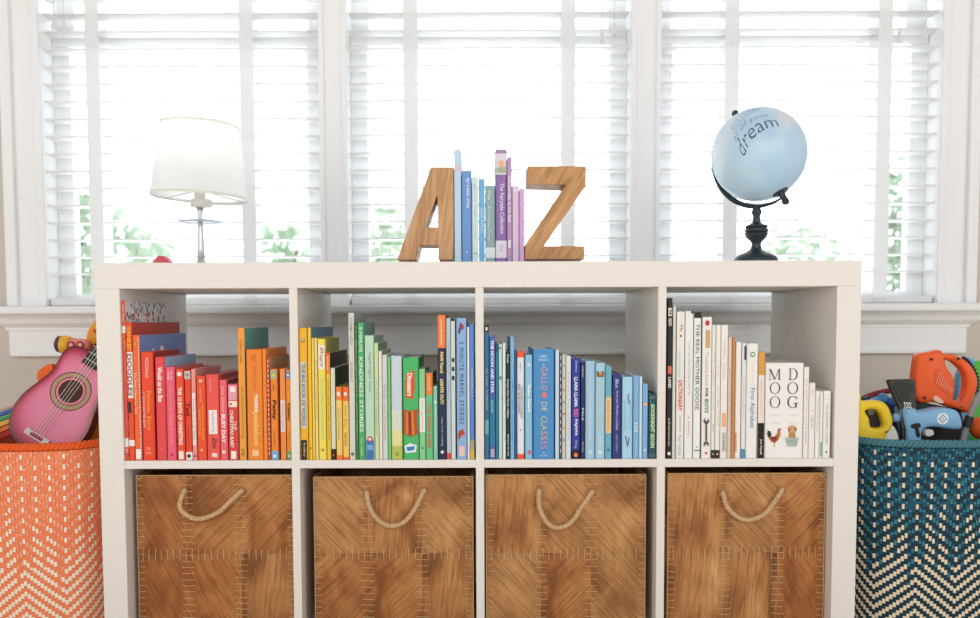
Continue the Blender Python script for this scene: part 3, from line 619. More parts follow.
# --- third cubby: blues
sc((G3, CUB[2]), [
 (484.6, 489.2, 325, 'p', '2f7396', 'slim teal-blue book with black tip, tallest against the centre divider',
  dict(D=.2, dec=[('b', '1d1c1e', 325, 332), ('b', 'e4e4e4', 327, 330.5, -.25, .2), ('t', 'Yes I Can', 'a8d0e0', 368, 386, .45), ('t', 'It is Time to Say', 'd4e8ee', 390, 410, .5), ('b', '6fb2b8', 420, 434, -.4, .4)])),
 (489.5, 495.4, 336, 'p', '4a62b0', 'violet-blue book with large white capitals on its upper spine',
  dict(D=.2, dec=[('t', 'THE MOON AND STAR', 'eceff8', 340, 393, .55, 0, BB), ('b', '2f7aa0', 398, 446), ('t', 'small', 'bcd6e6', 400, 412, .4), ('b', 'b9a8c8', 449, 457, -.35, .35)])),
 (495.7, 498.4, 343, 'p', '2d7fa4', 'thin teal book beside the violet-blue one', dict(D=.18, dec=[('b', '1f5f74', 343, 352)])),
 (498.7, 502.3, 344, 'p', 'c4dfd4', 'slim pale mint book with green leaf motif', dict(D=.18, dec=[('c', '5aa878', 378, .8, 0, 1.6), ('c', '4a9468', 348, .7)])),
 (502.6, 505.8, 343, 'p', 'dfeee8', 'very thin white-mint book beside a black spine', dict(D=.18, dec=[('t', 'tiny seed', 'd3a8c0', 380, 440, .4)])),
 (506.1, 510, 352, 'p', '20332f', 'slim black book with small white words at top, middle and foot',
  dict(D=.18, dec=[('t', 'Tessa', 'e6ecea', 354, 363, .5, 0, BD), ('t', 'Guess How Much I Mean', 'e6ecea', 379, 418, .5, 0, BD), ('t', 'Sammy Mc Kit', 'e6ecea', 434, 456, .5, 0, BD)])),
 (510.3, 514.5, 337, 'p', '7db4da', 'light blue slim book poking up taller than its neighbours',
  dict(D=.19, dec=[('t', 'Go to Sleep', '5a90bc', 380, 440, .4), ('c', 'd9b48c', 362, .5)])),
 (514.7, 516.7, 350, 'p', '2d5f96', 'very thin navy-blue book next to the orange-tipped white one', dict(D=.18)),
 (517, 524.3, 351, 'h', 'e2e6ea', 'white book with orange bands at both ends and black title',
  dict(D=.17, dec=[('b', 'f0602c', 351, 357.5), ('b', 'f0602c', 454, 460), ('t', 'GOOD NIGHT LITTLE BLUE', '353a48', 386, 418, .3, .15), ('t', 'BABY BEAR SLEEPING', '353a48', 384, 414, .28, -.2), ('c', '6d4a4a', 430, .2), ('t', 'abc', '9aa4b0', 362, 372, .25)])),
 (525, 532.6, 355, 'h', '8fc3e4', 'sky blue book with white two-word title and a red heart at its foot',
  dict(D=.16, dec=[('c', 'c4e0f0', 365, .5, 0, 1.2), ('t', 'Baby Shark', 'f2f7fa', 385, 413, .48, 0, BB), ('p', 'd9607c', [(527.6, 451), (528.8, 450), (530, 451), (531, 450), (531.4, 452), (529.4, 455.5)])])),
 (533.2, 554.3, 349, 'h', '4a92cc', 'widest bright blue book with a multicoloured pastel title down its spine',
  dict(D=.19, side='3f86be', dec=[('x', 'ROBERT', 'dceaf4', 355, 357.6, .36), ('x', 'MUNSCH', 'dceaf4', 358.6, 361.2, .46), ('c', 'e6f0f6', 364.8, .07), ('t', 'GALLO', 'e8a99a', 367, 390, .3, .02, {'spacing': 1.2}), ('c', 'ee7a64', 395, .26, .02), ('t', 'DE', 'e6d49a', 402, 411, .26, .02), ('t', 'CLA', 'dcc894', 416, 430, .3, .02), ('t', 'SS', 'e8a488', 431, 440, .3, .02), ('t', 'ES', 'cf96b8', 441, 449, .3, .02), ('c', 'e6f0f6', 452.5, .06), ('x', 'SCHOLASTIC', 'dceaf4', 454.8, 456.2, .4)])),
 (555.2, 559.2, 350, 'p', 'c9ddec', 'slim white-blue book right after the widest blue one', dict(D=.18)),
 (559.4, 561.8, 353, 'p', '4d5c6c', 'very thin dark speckled book', dict(D=.18, dec=[('l', 'd8dce0', 356, 456, 0, 14)])),
 (562, 565.8, 354.5, 'p', 'd0ccbc', 'slim book with a floral speckled spine of orange and blue',
  dict(D=.18, dec=[('c', 'd98a54', 390, .7), ('c', '6d94b0', 402, .6), ('c', 'c0503c', 414, .6), ('c', '88a05c', 378, .6), ('c', 'd98a54', 428, .6), ('c', '6d94b0', 440, .7), ('c', 'b09a50', 366, .6)])),
 (566, 571, 356, 'p', 'd9e0e6', 'pale grey-white slim book before the royal blue one', dict(D=.18, dec=[('t', 'stories for naptime', 'b4bcc8', 372, 440, .4)])),
 (571.5, 580.3, 358.5, 'h', '2a3c9e', 'royal blue book with white and pink title and black foot with orange dot',
  dict(D=.18, pages='e6e6ea', dec=[('t', 'Dewdney', 'dfe3f4', 361, 372, .3), ('t', 'LLAMA LLAMA', 'eceaf4', 377, 407, .42, 0, BB), ('t', 'RED', 'ee6c9c', 409, 417, .5, 0, BB), ('t', 'PAJAMA', 'eceaf4', 419, 436, .42, 0, BB), ('t', 'Viking', 'd9ddee', 440, 448, .3), ('b', '211d22', 450, 460), ('c', 'ee8048', 454.8, .45, 0, 1.2)])),
 (580.8, 584.7, 362, 'p', '23305c', 'slim navy book with small white words, right of the royal blue one',
  dict(D=.17, dec=[('t', 'Llama', 'e2e6f0', 366, 377, .5, 0, IT), ('t', 'Mad', 'e2e6f0', 408, 420, .5, 0, BD), ('t', 'Story', 'e2e6f0', 442, 452, .5)])),
 (585.2, 595, 361, 'h', 'a5c8e0', 'powder blue book with faint white lowercase title',
  dict(D=.17, dec=[('t', 'sleepy', 'd6e6f0', 374, 385, .3), ('t', 'counting kisses', 'd9e8f2', 392, 440, .44), ('c', 'c6dcea', 452, .5)])),
 (595.4, 605, 363, 'h', 'a6d0e2', 'pale aqua book with a small brown bear emblem near its top',
  dict(D=.17, dec=[('p', '8a5a34', [(596.4, 372), (598, 371), (599.5, 373), (601, 373), (602.5, 371), (604, 372), (603.6, 377), (596.8, 377)]), ('c', 'd99a4c', 374, .3, 0, 1, 1), ('t', 'Bear Snores On Again', 'dfcf9c', 382, 430, .4), ('t', 'joy', 'e8eef0', 436, 446, .4), ('c', 'd6e8ee', 452, .45)])),
 (605.3, 611.6, 366, 'p', '6fb0c6', 'teal book with a yellow label around its middle',
  dict(D=.17, dec=[('b', 'ecca8c', 397, 433, -.46, .46), ('t', 'small hours', 'b98a5a', 400, 430, .4), ('c', '3f7a90', 450, .5)])),
 (612.3, 621.3, 374, 'h', '2f3a80', 'indigo book with a neat white title down the full spine',
  dict(D=.16, pages='e2ddd6', dec=[('t', 'Blue', 'dfe2f0', 379, 388, .36, 0, IT), ('t', 'How the World is a Lullaby', 'd9dcee', 391, 430, .34), ('t', 'night edition', 'b9bfdc', 434, 452, .25)])),
 (622, 632.8, 377, 'h', 'a9d6ec', 'light sky blue book with a thin dark line drawing on its spine',
  dict(D=.16, dec=[('p', '3e5468', [(627.6, 395), (628.6, 392.5), (628.4, 398), (629.8, 404), (628.9, 404), (627.4, 398)]), ('p', '7fb4d0', [(624.4, 400), (625, 400), (625.4, 430), (624.9, 430)]), ('p', '7fb4d0', [(630.4, 400), (631, 400), (630.2, 430), (629.7, 430)]), ('p', '3e5468', [(625, 436), (626, 436), (627.3, 444), (628.8, 437), (629.6, 437), (627.5, 448)])])),
 (633.2, 639, 376, 'p', '7fb4de', 'mid blue paperback with white script, fourth from the cubby end',
  dict(D=.15, dec=[('t', 'the rainbow fish', 'b0d0e8', 382, 412, .35), ('t', 'sea', 'eef4f8', 422, 432, .6, 0, IT), ('t', 'North-South', 'c8def0', 440, 456, .35)])),
 (639.2, 642.2, 376.5, 'p', 'c9e2f0', 'very thin icy blue book beside a mid blue paperback', dict(D=.16)),
 (642.5, 647.8, 384, 'p', '82b2dc', 'short blue book with a small orange sun emblem',
  dict(D=.15, dec=[('c', 'ee9a5c', 404, .8), ('c', 'f6dca8', 404, .4, 0, 1, 1), ('c', 'c8def0', 450, .5)])),
 (648.3, 657, 394, 'h', '1f5260', 'short dark teal book with pale green slanted title, last at the cubby end',
  dict(D=.14, dec=[('b', '5a6a68', 396, 399, -.42, .42), ('b', '5a6a68', 454, 457, -.42, .42), ('t', 'GOODNIGHT GOON', 'cfe8a4', 404, 448, .5, .02, {'shear': .2, 'bold': .04}), ('c', '8cc0b4', 402, .15, -.28)])),
])
# --- fourth cubby: whites
M_red = mat('c23c34', .5)
sc((G4, CUB[3]), [
 (666.8, 671.8, 298, 'p', '26241f', 'tall black book with white letters at its top, against the divider',
  dict(D=.2, dec=[('t', 'GO', 'eceae4', 318, 326, .7, 0, BB), ('b', 'eeece6', 308, 316, -.4, .4), ('t', 'THE', '26241f', 309, 315, .6, 0, BB), ('b', 'd56a58', 366, 374, -.4, .4), ('t', 'LAND', 'eceae4', 377, 388, .6, 0, BB), ('t', 'adventures', 'd9d6ce', 418, 446, .5), ('b', 'eceae4', 452, 455, -.3, .3)])),
 (672.2, 675.3, 306, 'p', 'd9dcd2', 'very thin pale grey book between the black one and the red-lettered one', dict(D=.2)),
 (676, 684, 311.5, 'p', 'eeeae4', 'white reference book with large red capitals on its lower half',
  dict(D=.2, dec=[('t', 'My', 'a84a54', 325, 332, .5), ('c', 'a0525c', 336, .3), ('t', 'children illustrated', 'a9c8cc', 350, 378, .3, -.1), ('t', 'DICTIONARY', 'd9443c', 380, 411, .55, 0, BD), ('t', 'picture words', '94b8a4', 416, 432, .4), ('t', 'for kids', '8ab4cc', 435, 455, .4)])),
 (684.4, 692.6, 311, 'p', 'f0ece8', 'white book with faint grey serif line, second of the tall whites',
  dict(side='7fa0b8', D=.2, dec=[('b', '2c2c2c', 311, 313.5, .2, .46), ('t', 'TWAS THE NIGHT BEFORE CHRISTMAS', 'b5b3bd', 342, 396, .25), ('t', 'a story', 'd08a84', 416, 436, .3)])),
 (693, 700.6, 312, 'h', 'eff0ee', 'white book with black top and spaced black capitals',
  dict(side='3f668c', D=.2, dec=[('b', '26282a', 312, 318, -.46, .46), ('t', 'THE REAL MOTHER GOOSE', '383838', 324, 410, .5, 0), ('b', '3a3a3a', 450, 450.8, -.3, .44), ('c', '2a2a2a', 447, .15)])),
 (701.6, 711, 317, 'p', 'f2eee8', 'white activity book with a grey wrench picture and a red seal at top',
  dict(D=.19, dec=[('c', 'c8343c', 323, .5, 0, 1.2), ('b', 'd0a878', 330, 348, -.18, .3), ('t', 'Treasure Hunt', '9a9e9c', 352, 386, .32), ('t', 'FOR', '5f6866', 388, 397, .32, 0, BB), ('t', 'BOYS', '6f9a74', 399, 413, .42, 0, BB), ('c', '5a5f62', 421, .62, 0, 1.1), ('c', 'f2eee8', 419, .26, 0, 1.6, 1), ('p', '5a5f62', [(705.2, 424), (707, 424), (707, 441), (705.2, 441)]), ('c', '5a5f62', 444, .6), ('c', 'f2eee8', 446, .26, 0, 1.6, 1), ('c', 'd9646a', 453, .3)])),
 (711.3, 715, 325, 'p', 'eceae2', 'slim white book with a dark foot, first of two alike',
  dict(D=.18, dec=[('t', 'the night wind', 'b3b8b4', 350, 410, .4), ('b', '3a2c28', 450, 460), ('c', 'd9c0b0', 454, .5), ('t', 'jo', '5a6a84', 424, 432, .4)])),
 (715.3, 720, 325, 'p', 'efece4', 'slim white book with a dark foot, second of two alike, before the peach-marked one',
  dict(D=.18, dec=[('l', 'e49a84', 366, 377, .0, 4), ('t', 'the day wind', 'c0b4b0', 385, 425, .35), ('b', '3a2c28', 450, 460), ('c', 'e0a890', 454, .5)])),
 (720.3, 727.2, 325, 'p', 'f0ebe6', 'white book with a peach block near its foot',
  dict(D=.18, dec=[('t', 'hello little', 'd0b8b0', 340, 380, .3), ('b', 'f0b48c', 413, 427, -.3, .35), ('b', 'c9c6c4', 432, 452, -.2, .35), ('t', 'LUNA', '8a8a8c', 434, 450, .4)])),
 (727.5, 731.2, 337, 'p', 'dccdbc', 'slim beige book beside a rust-coloured spine', dict(D=.18, dec=[('t', 'good for you', 'c88a6c', 368, 420, .4)])),
 (731.4, 734.8, 337.5, 'p', 'c98a54', 'thin rust-orange book among the whites', dict(D=.18)),
 (735.1, 741, 342, 'h', 'f1ece8', 'plain white book left of the purple-topped one', dict(D=.17, dec=[('b', 'c8a08c', 433, 452, -.46, -.2)])),
 (741.3, 745.6, 343, 'p', 'e7e5e4', 'slim white book with a purple top corner and blue foot',
  dict(D=.17, dec=[('b', '3a2c5e', 346, 360, .0, .46), ('b', '4a98b4', 449, 460), ('t', 'unicorn', 'c0bcc4', 380, 420, .35)])),
 (746, 757.5, 343.5, 'h', 'f1ede9', 'wide white book with green disc and blue serif title',
  dict(D=.17, dec=[('c', '5fae6c', 354.5, .48), ('c', 'dcebdc', 354.5, .26, 0, 1, 1), ('t', 'picture book of', 'dcd8d6', 365, 385, .26), ('t', 'First Alphabet', '4f86b0', 388, 428, .5, 0)])),
 (758, 764.3, 352, 'p', 'ece2d8', 'book striped orange, white and black, beside the wide white animal book',
  dict(D=.17, dec=[('b', 'dfa04c', 352, 375), ('t', 'what animal', 'e4b4a4', 380, 415, .3), ('b', '1f1d1c', 423, 460), ('t', 'Joe Kayak', 'eae6e0', 439, 455, .4, 0, BD)])),
])
gt = book(765, 803.3, 363, 'h', 'f1efed', 'very wide white book with a rooster and a puppy in a tub pictured', D=.14, group=G4)
for r in [
 (803.6, 808.6, 367, 'p', 'efebe8', 'slim white book directly beside the wide animal book', dict(D=.14, dec=[('t', 'the quiet little word book', 'a9a7a8', 378, 444, .35)])),
 (808.9, 815, 383, 'p', 'f0eae6', 'white book with a pink mark and rounded doodles', dict(D=.13, dec=[('b', 'e9dcd8', 389, 398, -.2, .3), ('c', 'd98a94', 411, .22), ('t', '2?', 'b4b0b4', 414, 428, .4, 0, IT)])),
 (815.3, 819.6, 391, 'p', 'f1ede8', 'short white book with fine grey script', dict(D=.12, dec=[('t', 'You Are My Happy', '9a9a9c', 398, 432, .4, 0, IT)])),
 (819.8, 823, 391.5, 'p', 'e9ece6', 'very thin short white book with a green corner', dict(D=.12, dec=[('b', '7fb894', 442, 456, -.3, .3)])),
 (823.3, 830.6, 391, 'p', 'efece8', 'short white book last in the row with black dot at its foot', dict(D=.12, dec=[('b', 'dad6d2', 399, 399.7, -.4, .4), ('t', 'THE WONDERFUL THINGS', 'a19fa0', 404, 444, .3), ('c', '3c3c3c', 452, .26)])),
]: book(r[0], r[1], r[2], r[3], r[4], r[5], group=G4, lim=CUB[3], **r[6])
# the wide animal book: serif capitals, rooster, puppy in a tub
Yf = .006-.0011
def ring(cx, cz, rx, rz, n=32): return [(cx+rx*math.cos(2*math.pi*k/n), cz+rz*math.sin(2*math.pi*k/n)) for k in range(n)]
def serif(ch, px0, px1, py0, py1):
    b = NB(); a = at(px0, py1, Yf); c = at(px1, py0, Yf); w, h = c.x-a.x, c.z-a.z
    def pl(*polys): plate(b, [[(a.x+x*w, a.z+z*h) for x, z in P] for P in polys], Yf-.0001, Yf+.0001)
    def rect(x0, x1, z0, z1): pl([(x0, z0), (x1, z0), (x1, z1), (x0, z1)])
    if ch == 'O': pl(ring(.5, .5, .5, .51), ring(.5, .5, .40, .475))
    if ch == 'G':
        P = [(.5+.5*math.cos(t), .5+.51*math.sin(t)) for t in [math.radians(42+k*9.4) for k in range(30)]]
        Q = [(.5+.38*math.cos(t), .5+.47*math.sin(t)) for t in [math.radians(42+k*9.4) for k in range(30)]]
        pl(P + Q[::-1]); rect(.74, .86, .05, .42); rect(.6, 1, .40, .44); rect(.84, .87, .72, .96)
    if ch == 'D':
        P = [(.12, 1), (.45, 1)] + [(.45+.53*math.sin(math.radians(k*9)), .5+.5*math.cos(math.radians(k*9))) for k in range(1, 20)] + [(.45, 0), (.12, 0)]
        Q = [(.22, .96), (.42, .96)] + [(.42+.44*math.sin(math.radians(k*9)), .5+.46*math.cos(math.radians(k*9))) for k in range(1, 20)] + [(.42, .04), (.22, .04)]
        pl(P, Q); rect(.0, .2, 0, .03); rect(.0, .2, .97, 1)
    if ch == 'M':
        rect(.09, .12, 0, 1); rect(.82, .91, 0, 1); pl([(.06, 1), (.17, 1), (.53, .1), (.48, .0)]); pl([(.82, 1), (.86, 1), (.52, .03), (.49, .06)])
        rect(0, .2, 0, .03); rect(.74, 1, 0, .03); rect(0, .14, .97, 1); rect(.82, 1, .97, 1)
    part('title_letter', b, mat('2c2a2a', .5), gt)
for ch, x0, x1, y0, y1 in (('M', 768.8, 781, 369, 380), ('O', 769.8, 780.4, 382.5, 394), ('O', 769.8, 780.4, 396.4, 408), ('D', 788.6, 798, 368.6, 380), ('O', 787.4, 798.2, 382.3, 394), ('G', 787.4, 798.4, 396.2, 408)):
    serif(ch, x0, x1, y0, y1)
def pic(name, layers):
    pt = None
    for i, (c, P) in enumerate(layers):
        b = NB(); vs = [b.verts.new((q[0], Yf-.0002*i, q[1])) for q in pxpoly(P, .006)]
        f = b.faces.new(vs); f.normal_update()
        if f.normal.y > 0: f.normal_flip()
        o = part(name if i == 0 else 'picture_detail', b, mat(c, .5), gt if pt is None else pt)
        if pt is None: pt = o
    return pt
el = lambda cx, cy, rx, ry, n=14: [(cx+rx*math.cos(2*math.pi*k/n), cy+ry*math.sin(2*math.pi*k/n)) for k in range(n)]
pic('rooster_picture', [('b0552c', [(768, 432), (770, 436), (774, 437), (777, 434), (778, 429.5), (780, 430), (780.2, 435), (778, 440), (774.5, 443), (771, 441.5), (768.5, 438)]),
  ('2f3a34', [(767, 434), (767.4, 430.5), (770, 431), (771.5, 434.5), (770, 437), (768, 437)]), ('c2762f', [(776.5, 434), (778.5, 430.4), (780, 431.5), (779.6, 436), (777.5, 438)]),
  ('c5342c', [(778, 429.8), (778.6, 427.6), (779.6, 428.8), (780.4, 428), (780.6, 430)]), ('d9a24a', [(774, 442.5), (774.6, 442.5), (774.8, 446), (776, 446.4), (772.5, 446.4), (774, 445.8)]), ('7a3420', el(773.6, 438.4, 2.4, 1.8))])
pic('puppy_picture', [('a9b8b4', [(785.2, 438.4), (798.2, 438.4), (796.6, 446.4), (787.4, 446.4)]), ('8fa29e', [(786, 440.6), (797.6, 440.6), (797.4, 441.4), (786.2, 441.4)]),
  ('c48a50', [(788.6, 438.4), (788.8, 432), (794.6, 431.6), (795.4, 438.4)]), ('d29c62', el(791.8, 428.8, 3.2, 3.6)), ('9c6a3c', [(789, 426.4), (788, 428), (788.2, 432), (789.6, 431)]), ('9c6a3c', [(794.6, 426.2), (796.2, 428), (796, 431.6), (794.4, 430.8)]),
  ('e0b684', el(791.4, 430.4, 1.5, 1.3)), ('2c2420', el(791.2, 429.8, .6, .45)), ('b7c5c1', [(784.6, 437.6), (798.8, 437.6), (798.4, 439), (785, 439)])])
for x0, x1, s in ((769, 781, 'the rooster'), (787, 799, 'the puppy')):
    b = NB()
    for yy, tt in ((414, s), (422, 'sound flap')):
        p, q = at(x0+1.5, yy+2, Yf), at(x1-1.5, yy, Yf)
        lettering(b, tt, lambda u, v: Vector((p.x+u*(q.x-p.x), Yf-.0002, p.z+v*(q.z-p.z))))
    part('subtitle', b, mat('cfcac6', .5), gt)

# ------------------------------------------------------------------ on top of the shelf
ZTP = ZTOP+.0002; YT = .085
M_wood = ramp_mat('oiled_wood', [(.25, 'a2754c'), (.5, 'c3966a'), (.75, 'd8ae82')], (14, 3, 1.6), 5, 8, .5, .12, (0, .12, 0), 1.2)
M_wood2 = ramp_mat('oiled_wood_slanted', [(.25, '96683f'), (.5, 'c0905f'), (.78, 'd6a878')], (13, 3, 1.8), 5, 8, .5, .12, (0, .55, 0), 1.4)
def zfix(P, zmin=ZTP): return [(x, max(z, zmin)) if z > zmin+.002 else (x, zmin) for x, z in P]
A_out = zfix(pxpoly([(397, 259.6), (431, 167), (453.6, 167), (453.6, 259.6), (438.4, 259.6), (438.4, 245.3), (419.6, 245.3), (415.8, 259.6)], YT))
A_in = pxpoly([(437.3, 195), (425.3, 227), (438, 227)], YT)
b = plate(NB(), [A_out, A_in], YT, YT+.085, bev=.001)
single('wooden_letter', b, M_wood, 'brown wooden letter A bookend with one upright leg', 'letter', 'wooden letters')
Z_out = zfix(pxpoly([(527.8, 166), (586, 166), (586, 185.6), (544, 246), (584.4, 246), (584.4, 259), (524.8, 259), (525.6, 244), (566, 184.8), (527.8, 183.6)], YT))
b = plate(NB(), [Z_out], YT, YT+.085, bev=.001)
single('wooden_letter', b, M_wood2, 'brown wooden letter Z bookend standing beside the lilac books', 'letter', 'wooden letters')
for r in [
 (454.3, 461.4, 149.6, 'p', 'bcd8ec', 'tall pale blue book pressed against the wooden letter A', dict(D=.19, dec=[('b', 'd8c4d2', 165, 172, -.4, .4), ('t', 'good morning sunshine', 'd4e4f0', 180, 245, .4)])),
 (461.7, 471.8, 171, 'h', '6a98d2', 'medium blue book with white script on its upper spine', dict(D=.16, dec=[('t', 'by Little One', 'e8eff8', 178, 208, .36, .12, {'shear': .2, 'bold': .02}), ('c', 'c8daf0', 252, .18)])),
 (472.1, 478.4, 176.8, 'p', 'd2e4e2', 'slim white-mint book on the shelf top, between two blue ones', dict(D=.15, dec=[('t', 'good night yoga', 'a8bcba', 184, 240, .35), ('b', '7f9a96', 253, 253.8, -.45, .45)])),
 (478.6, 485, 178.8, 'p', '6fb0e0', 'slim bright blue book on the shelf top with white title, left of the grey one', dict(D=.15, dec=[('t', 'Little Whale', 'd9eaf6', 208, 233, .45, .05)])),
 (485.3, 495.3, 185.6, 'h', '8caaac', 'grey-teal book with white foot on the shelf top', dict(D=.14, dec=[('t', 'Max', 'e6eded', 191, 200, .3, -.1), ('t', 'A Christmas Dream', 'd5e2e2', 206, 241, .3, -.1), ('b', 'dfe8ea', 247.5, 258)])),
 (495.6, 506.8, 149.2, 'h', '8d6aac', 'tall purple book with pale flowered top and white foot', dict(D=.19, dec=[('b', 'e0d6e2', 149.2, 174.6), ('b', 'a98ab0', 149.2, 153.5), ('c', 'eeb48c', 163.5, .55, .0, 1.1), ('p', 'a9b494', [(496.6, 168), (505.6, 166.5), (505.6, 173), (496.6, 172.5)]), ('t', 'The Fairytale Collection', 'e2d2ea', 183, 234, .5, .04, BD), ('b', 'e4dce6', 240.6, 258), ('t', 'DK', 'b8aebc', 245, 252, .35)])),
 (507.1, 512, 157, 'p', 'b894bc', 'slim mauve book with white lettering, right of the tall purple one', dict(D=.18, dec=[('t', 'Cinderella', 'f0e6f2', 176, 200, .6, 0, BD), ('t', 'in the Ball', 'f0e6f2', 202, 222, .6, 0, BD), ('b', 'e6dcea', 240, 248, -.3, .3)])),
 (512.3, 518.9, 186, 'p', 'dcc2de', 'short pale pink book between the mauve and the lilac one', dict(D=.14, dec=[('c', 'f0e2e4', 190, .5), ('t', 'bunny', 'ecdcee', 196, 225, .35)])),
 (519.2, 524.4, 189, 'p', 'd2a6d2', 'short lilac book touching the wooden letter Z', dict(D=.14, dec=[('t', 'love you', 'e0c2e2', 200, 220, .4)])),
]: book(r[0], r[1], r[2], r[3], r[4], r[5], group=GT, Y=YT, zb=ZTP, ypx=225, **r[6])

# table lamp
YL = .24
c0 = at(201, 250, YL); xl_ = c0.x
lamp = thing('table_lamp', 'small white table lamp with a drum fabric shade on the shelf top', 'lamp', (xl_, YL, ZTP))
sL = (YL+DIST)/F
M_silver = mat('cfcfce', .3, .5, metal=.55)
b = lathe(NB(), [(0, 0), (.055, 0), (.056, .004), (.05, .008), (.012, .014), (.008, .022)], (xl_, YL, ZTP), 32); part('base', b, M_silver, lamp, 'auto')
zs = lambda py: az(201, py, YL)
b = lathe(NB(), [(.008, ZTP+.02), (.0085, zs(250)), (.006, zs(228)), (.0052, zs(221)), (.006, zs(213)), (.008, zs(208))], (xl_, YL, 0), 20)
part('stem', b, M_silver, lamp, True)
b = lathe(NB(), [(.005, zs(220.5)), (.02, zs(221)), (.044, zs(222.5)-.001), (.048, zs(221.5)), (.02, zs(220)+.001), (.005, zs(219.5)+.001)], (xl_, YL, 0), 32)
part('drip_dish', b, mat('d3d9e4', .15, .6, trans=.4), lamp, True)
b = lathe(NB(), [(.010, zs(208)), (.022, zs(207.4)), (.0235, zs(206)), (.0235, zs(201.5)), (.022, zs(200)), (.010, zs(199.5))], (xl_+.003, YL, 0), 24)
part('switch_ring', b, mat('d8d6d2', .35, .5), lamp, 'auto')
b = lathe(NB(), [(.011, zs(200)), (.012, zs(194)), (.012, zs(186)), (.009, zs(184))], (xl_, YL, 0), 20); part('socket', b, mat('e4e1dc', .4), lamp, 'auto')
# shade: slightly tilted truncated cone of white linen
tilt = Matrix.Rotation(math.radians(2.7), 4, 'Y')
cs = at(200, 162, YL)
R0, R1 = 46.2*sL, 37.4*sL
h2 = (az(200, 124.5, YL)-az(200, 197.5, YL))/2
b = NB(); lathe(b, [(R0, -h2), (R1, h2)], (0, 0, 0), 64)
for f in [f for f in b.faces if len(f.verts) > 4]: b.faces.remove(f)
bmesh.ops.transform(b, matrix=Matrix.Translation(cs) @ tilt, verts=b.verts)
M_shade = mat('fafaf7', .9, .05, trans=.88)
shd = part('lamp_shade', b, M_shade, lamp, 'auto')
for rr, hh in ((R0, -h2), (R1, h2)):
    b = NB(); rh = .006 if hh < 0 else -.005
    lathe(b, [(rr+.0012, hh), (rr+.0012-(.006*(R0-R1)/(2*h2) if hh < 0 else -.005*(R0-R1)/(2*h2)), hh+rh)], (0, 0, 0), 64)
    for f in [f for f in b.faces if len(f.verts) > 4]: b.faces.remove(f)
    bmesh.ops.transform(b, matrix=Matrix.Translation(cs) @ tilt, verts=b.verts)
    part('rim_tape', b, mat('e9e6dc', .9, .05, trans=.2), shd, True)
b = NB()
for k in range(3):
    a = k*2.094+.6
    p = Vector((R0*.985*math.cos(a), R0*.985*math.sin(a), -h2+.002)); q = tilt @ p
    tube(b, [cs+q, Vector((xl_, YL, zs(190)))], .0011, 6)
part('shade_spider', b, M_silver, lamp)
b = NB(); ball(b, (xl_, YL, zs(176)), .019, (1, 1, 1.25), 16, 10); part('bulb', b, mat('f4f2ec', .3), lamp, True)
shade_fill_l = bpy.data.lights.new('shade_fill', 'POINT'); shade_fill_l.energy = .09; shade_fill_l.color = (1, .97, .9); shade_fill_l.shadow_soft_size = .02  # added weak light that whitens the shade; the lamp is not visibly lit
shade_fill_o = bpy.data.objects.new('shade_fill', shade_fill_l); C.objects.link(shade_fill_o); shade_fill_o.location = (xl_, YL, zs(150))

# little red-roofed ornament behind the shelf's front edge
YO2 = .30; c = at(163, 256, YO2)
orn = thing('toy_house', 'tiny ornament with a red pitched top peeking over the shelf edge by the lamp', 'ornament', (c.x, YO2, ZTP))
hh = c.z
b = NB(); box(b, c.x-.011, c.x+.011, YO2-.01, YO2+.01, ZTP, hh-.012); part('house_wall', b, mat('f0d2cc', .6), orn)
b = plate(NB(), [[(c.x-.0185, hh-.0145), (c.x-.006, hh), (c.x+.006, hh-.001), (c.x+.0205, hh-.0145), (c.x+.017, hh-.0175), (c.x-.016, hh-.0175)]], YO2-.014, YO2+.014, .001)
part('roof', b, mat('cf5560', .5), orn)

# globe
YG = .19; gc = at(758.8, 154.6, YG); sG = (YG+DIST)/F; RG = 45.6*sG
bx = ax(756, YG, 255)
globe = thing('desk_globe', 'pale blue globe with hand-lettered words on a black turned stand', 'globe', (bx, YG, ZTP))
M_ocean = ramp_mat('globe_paper', [(.3, 'a8cdea'), (.5, 'bfd9ea'), (.62, 'd6dee6'), (.72, 'e2d9da')], (1, 1, .7), 9, 3, .35, .0, (0, .4, 0), .4, .5)
b = ball(NB(), (0, 0, 0), RG, (1, 1, 1), 64, 40); bmesh.ops.translate(b, verts=b.verts, vec=gc)
sph = part('ball', b, M_ocean, globe, True)
M_iron = mat('24303a', .38, .5)
# image-like frame at the globe: x right, z up, -y towards the viewer
g_n = (CAM-gc).normalized(); g_r = Vector((0, 0, 1)).cross(g_n).normalized(); g_u = g_n.cross(g_r)
toworld = lambda v: g_r*v[0] + g_u*v[1] + g_n*v[2]
av = toworld((-.46, .82, -.34)).normalized()
bv = toworld((-.75, -.566, -.35)); bv = (bv - av*bv.dot(av)).normalized()
b = NB(); RR = RG*1.105
pts = [gc + (av*math.cos(t) + bv*math.sin(t))*RR for t in [math.pi*(.16+.82*k/40) for k in range(41)]]
tube(b, pts, lambda t: .0062*(.55+.45*min(1, min(t, 1-t)*4)), 10, flat=.55); part('meridian_arm', b, M_iron, globe, True)
b = NB(); ball(b, gc+av*RR*1.0, .0075, u=14, v=10); tube(b, [gc+av*RG*.98, gc+av*RR], .0025, 8); part('pole_knob', b, M_iron, globe, True)
b = NB(); lathe(b, [(.018, -.001), (.016, .003), (.008, .004), (.006, .014), (.0075, .02), (.0075, .026), (.003, .030)], gc-av*(RG-.0015), 18, axis=-av); part('pole_cap', b, M_iron, globe, 'auto')
zg = lambda py: az(756, py, YG)
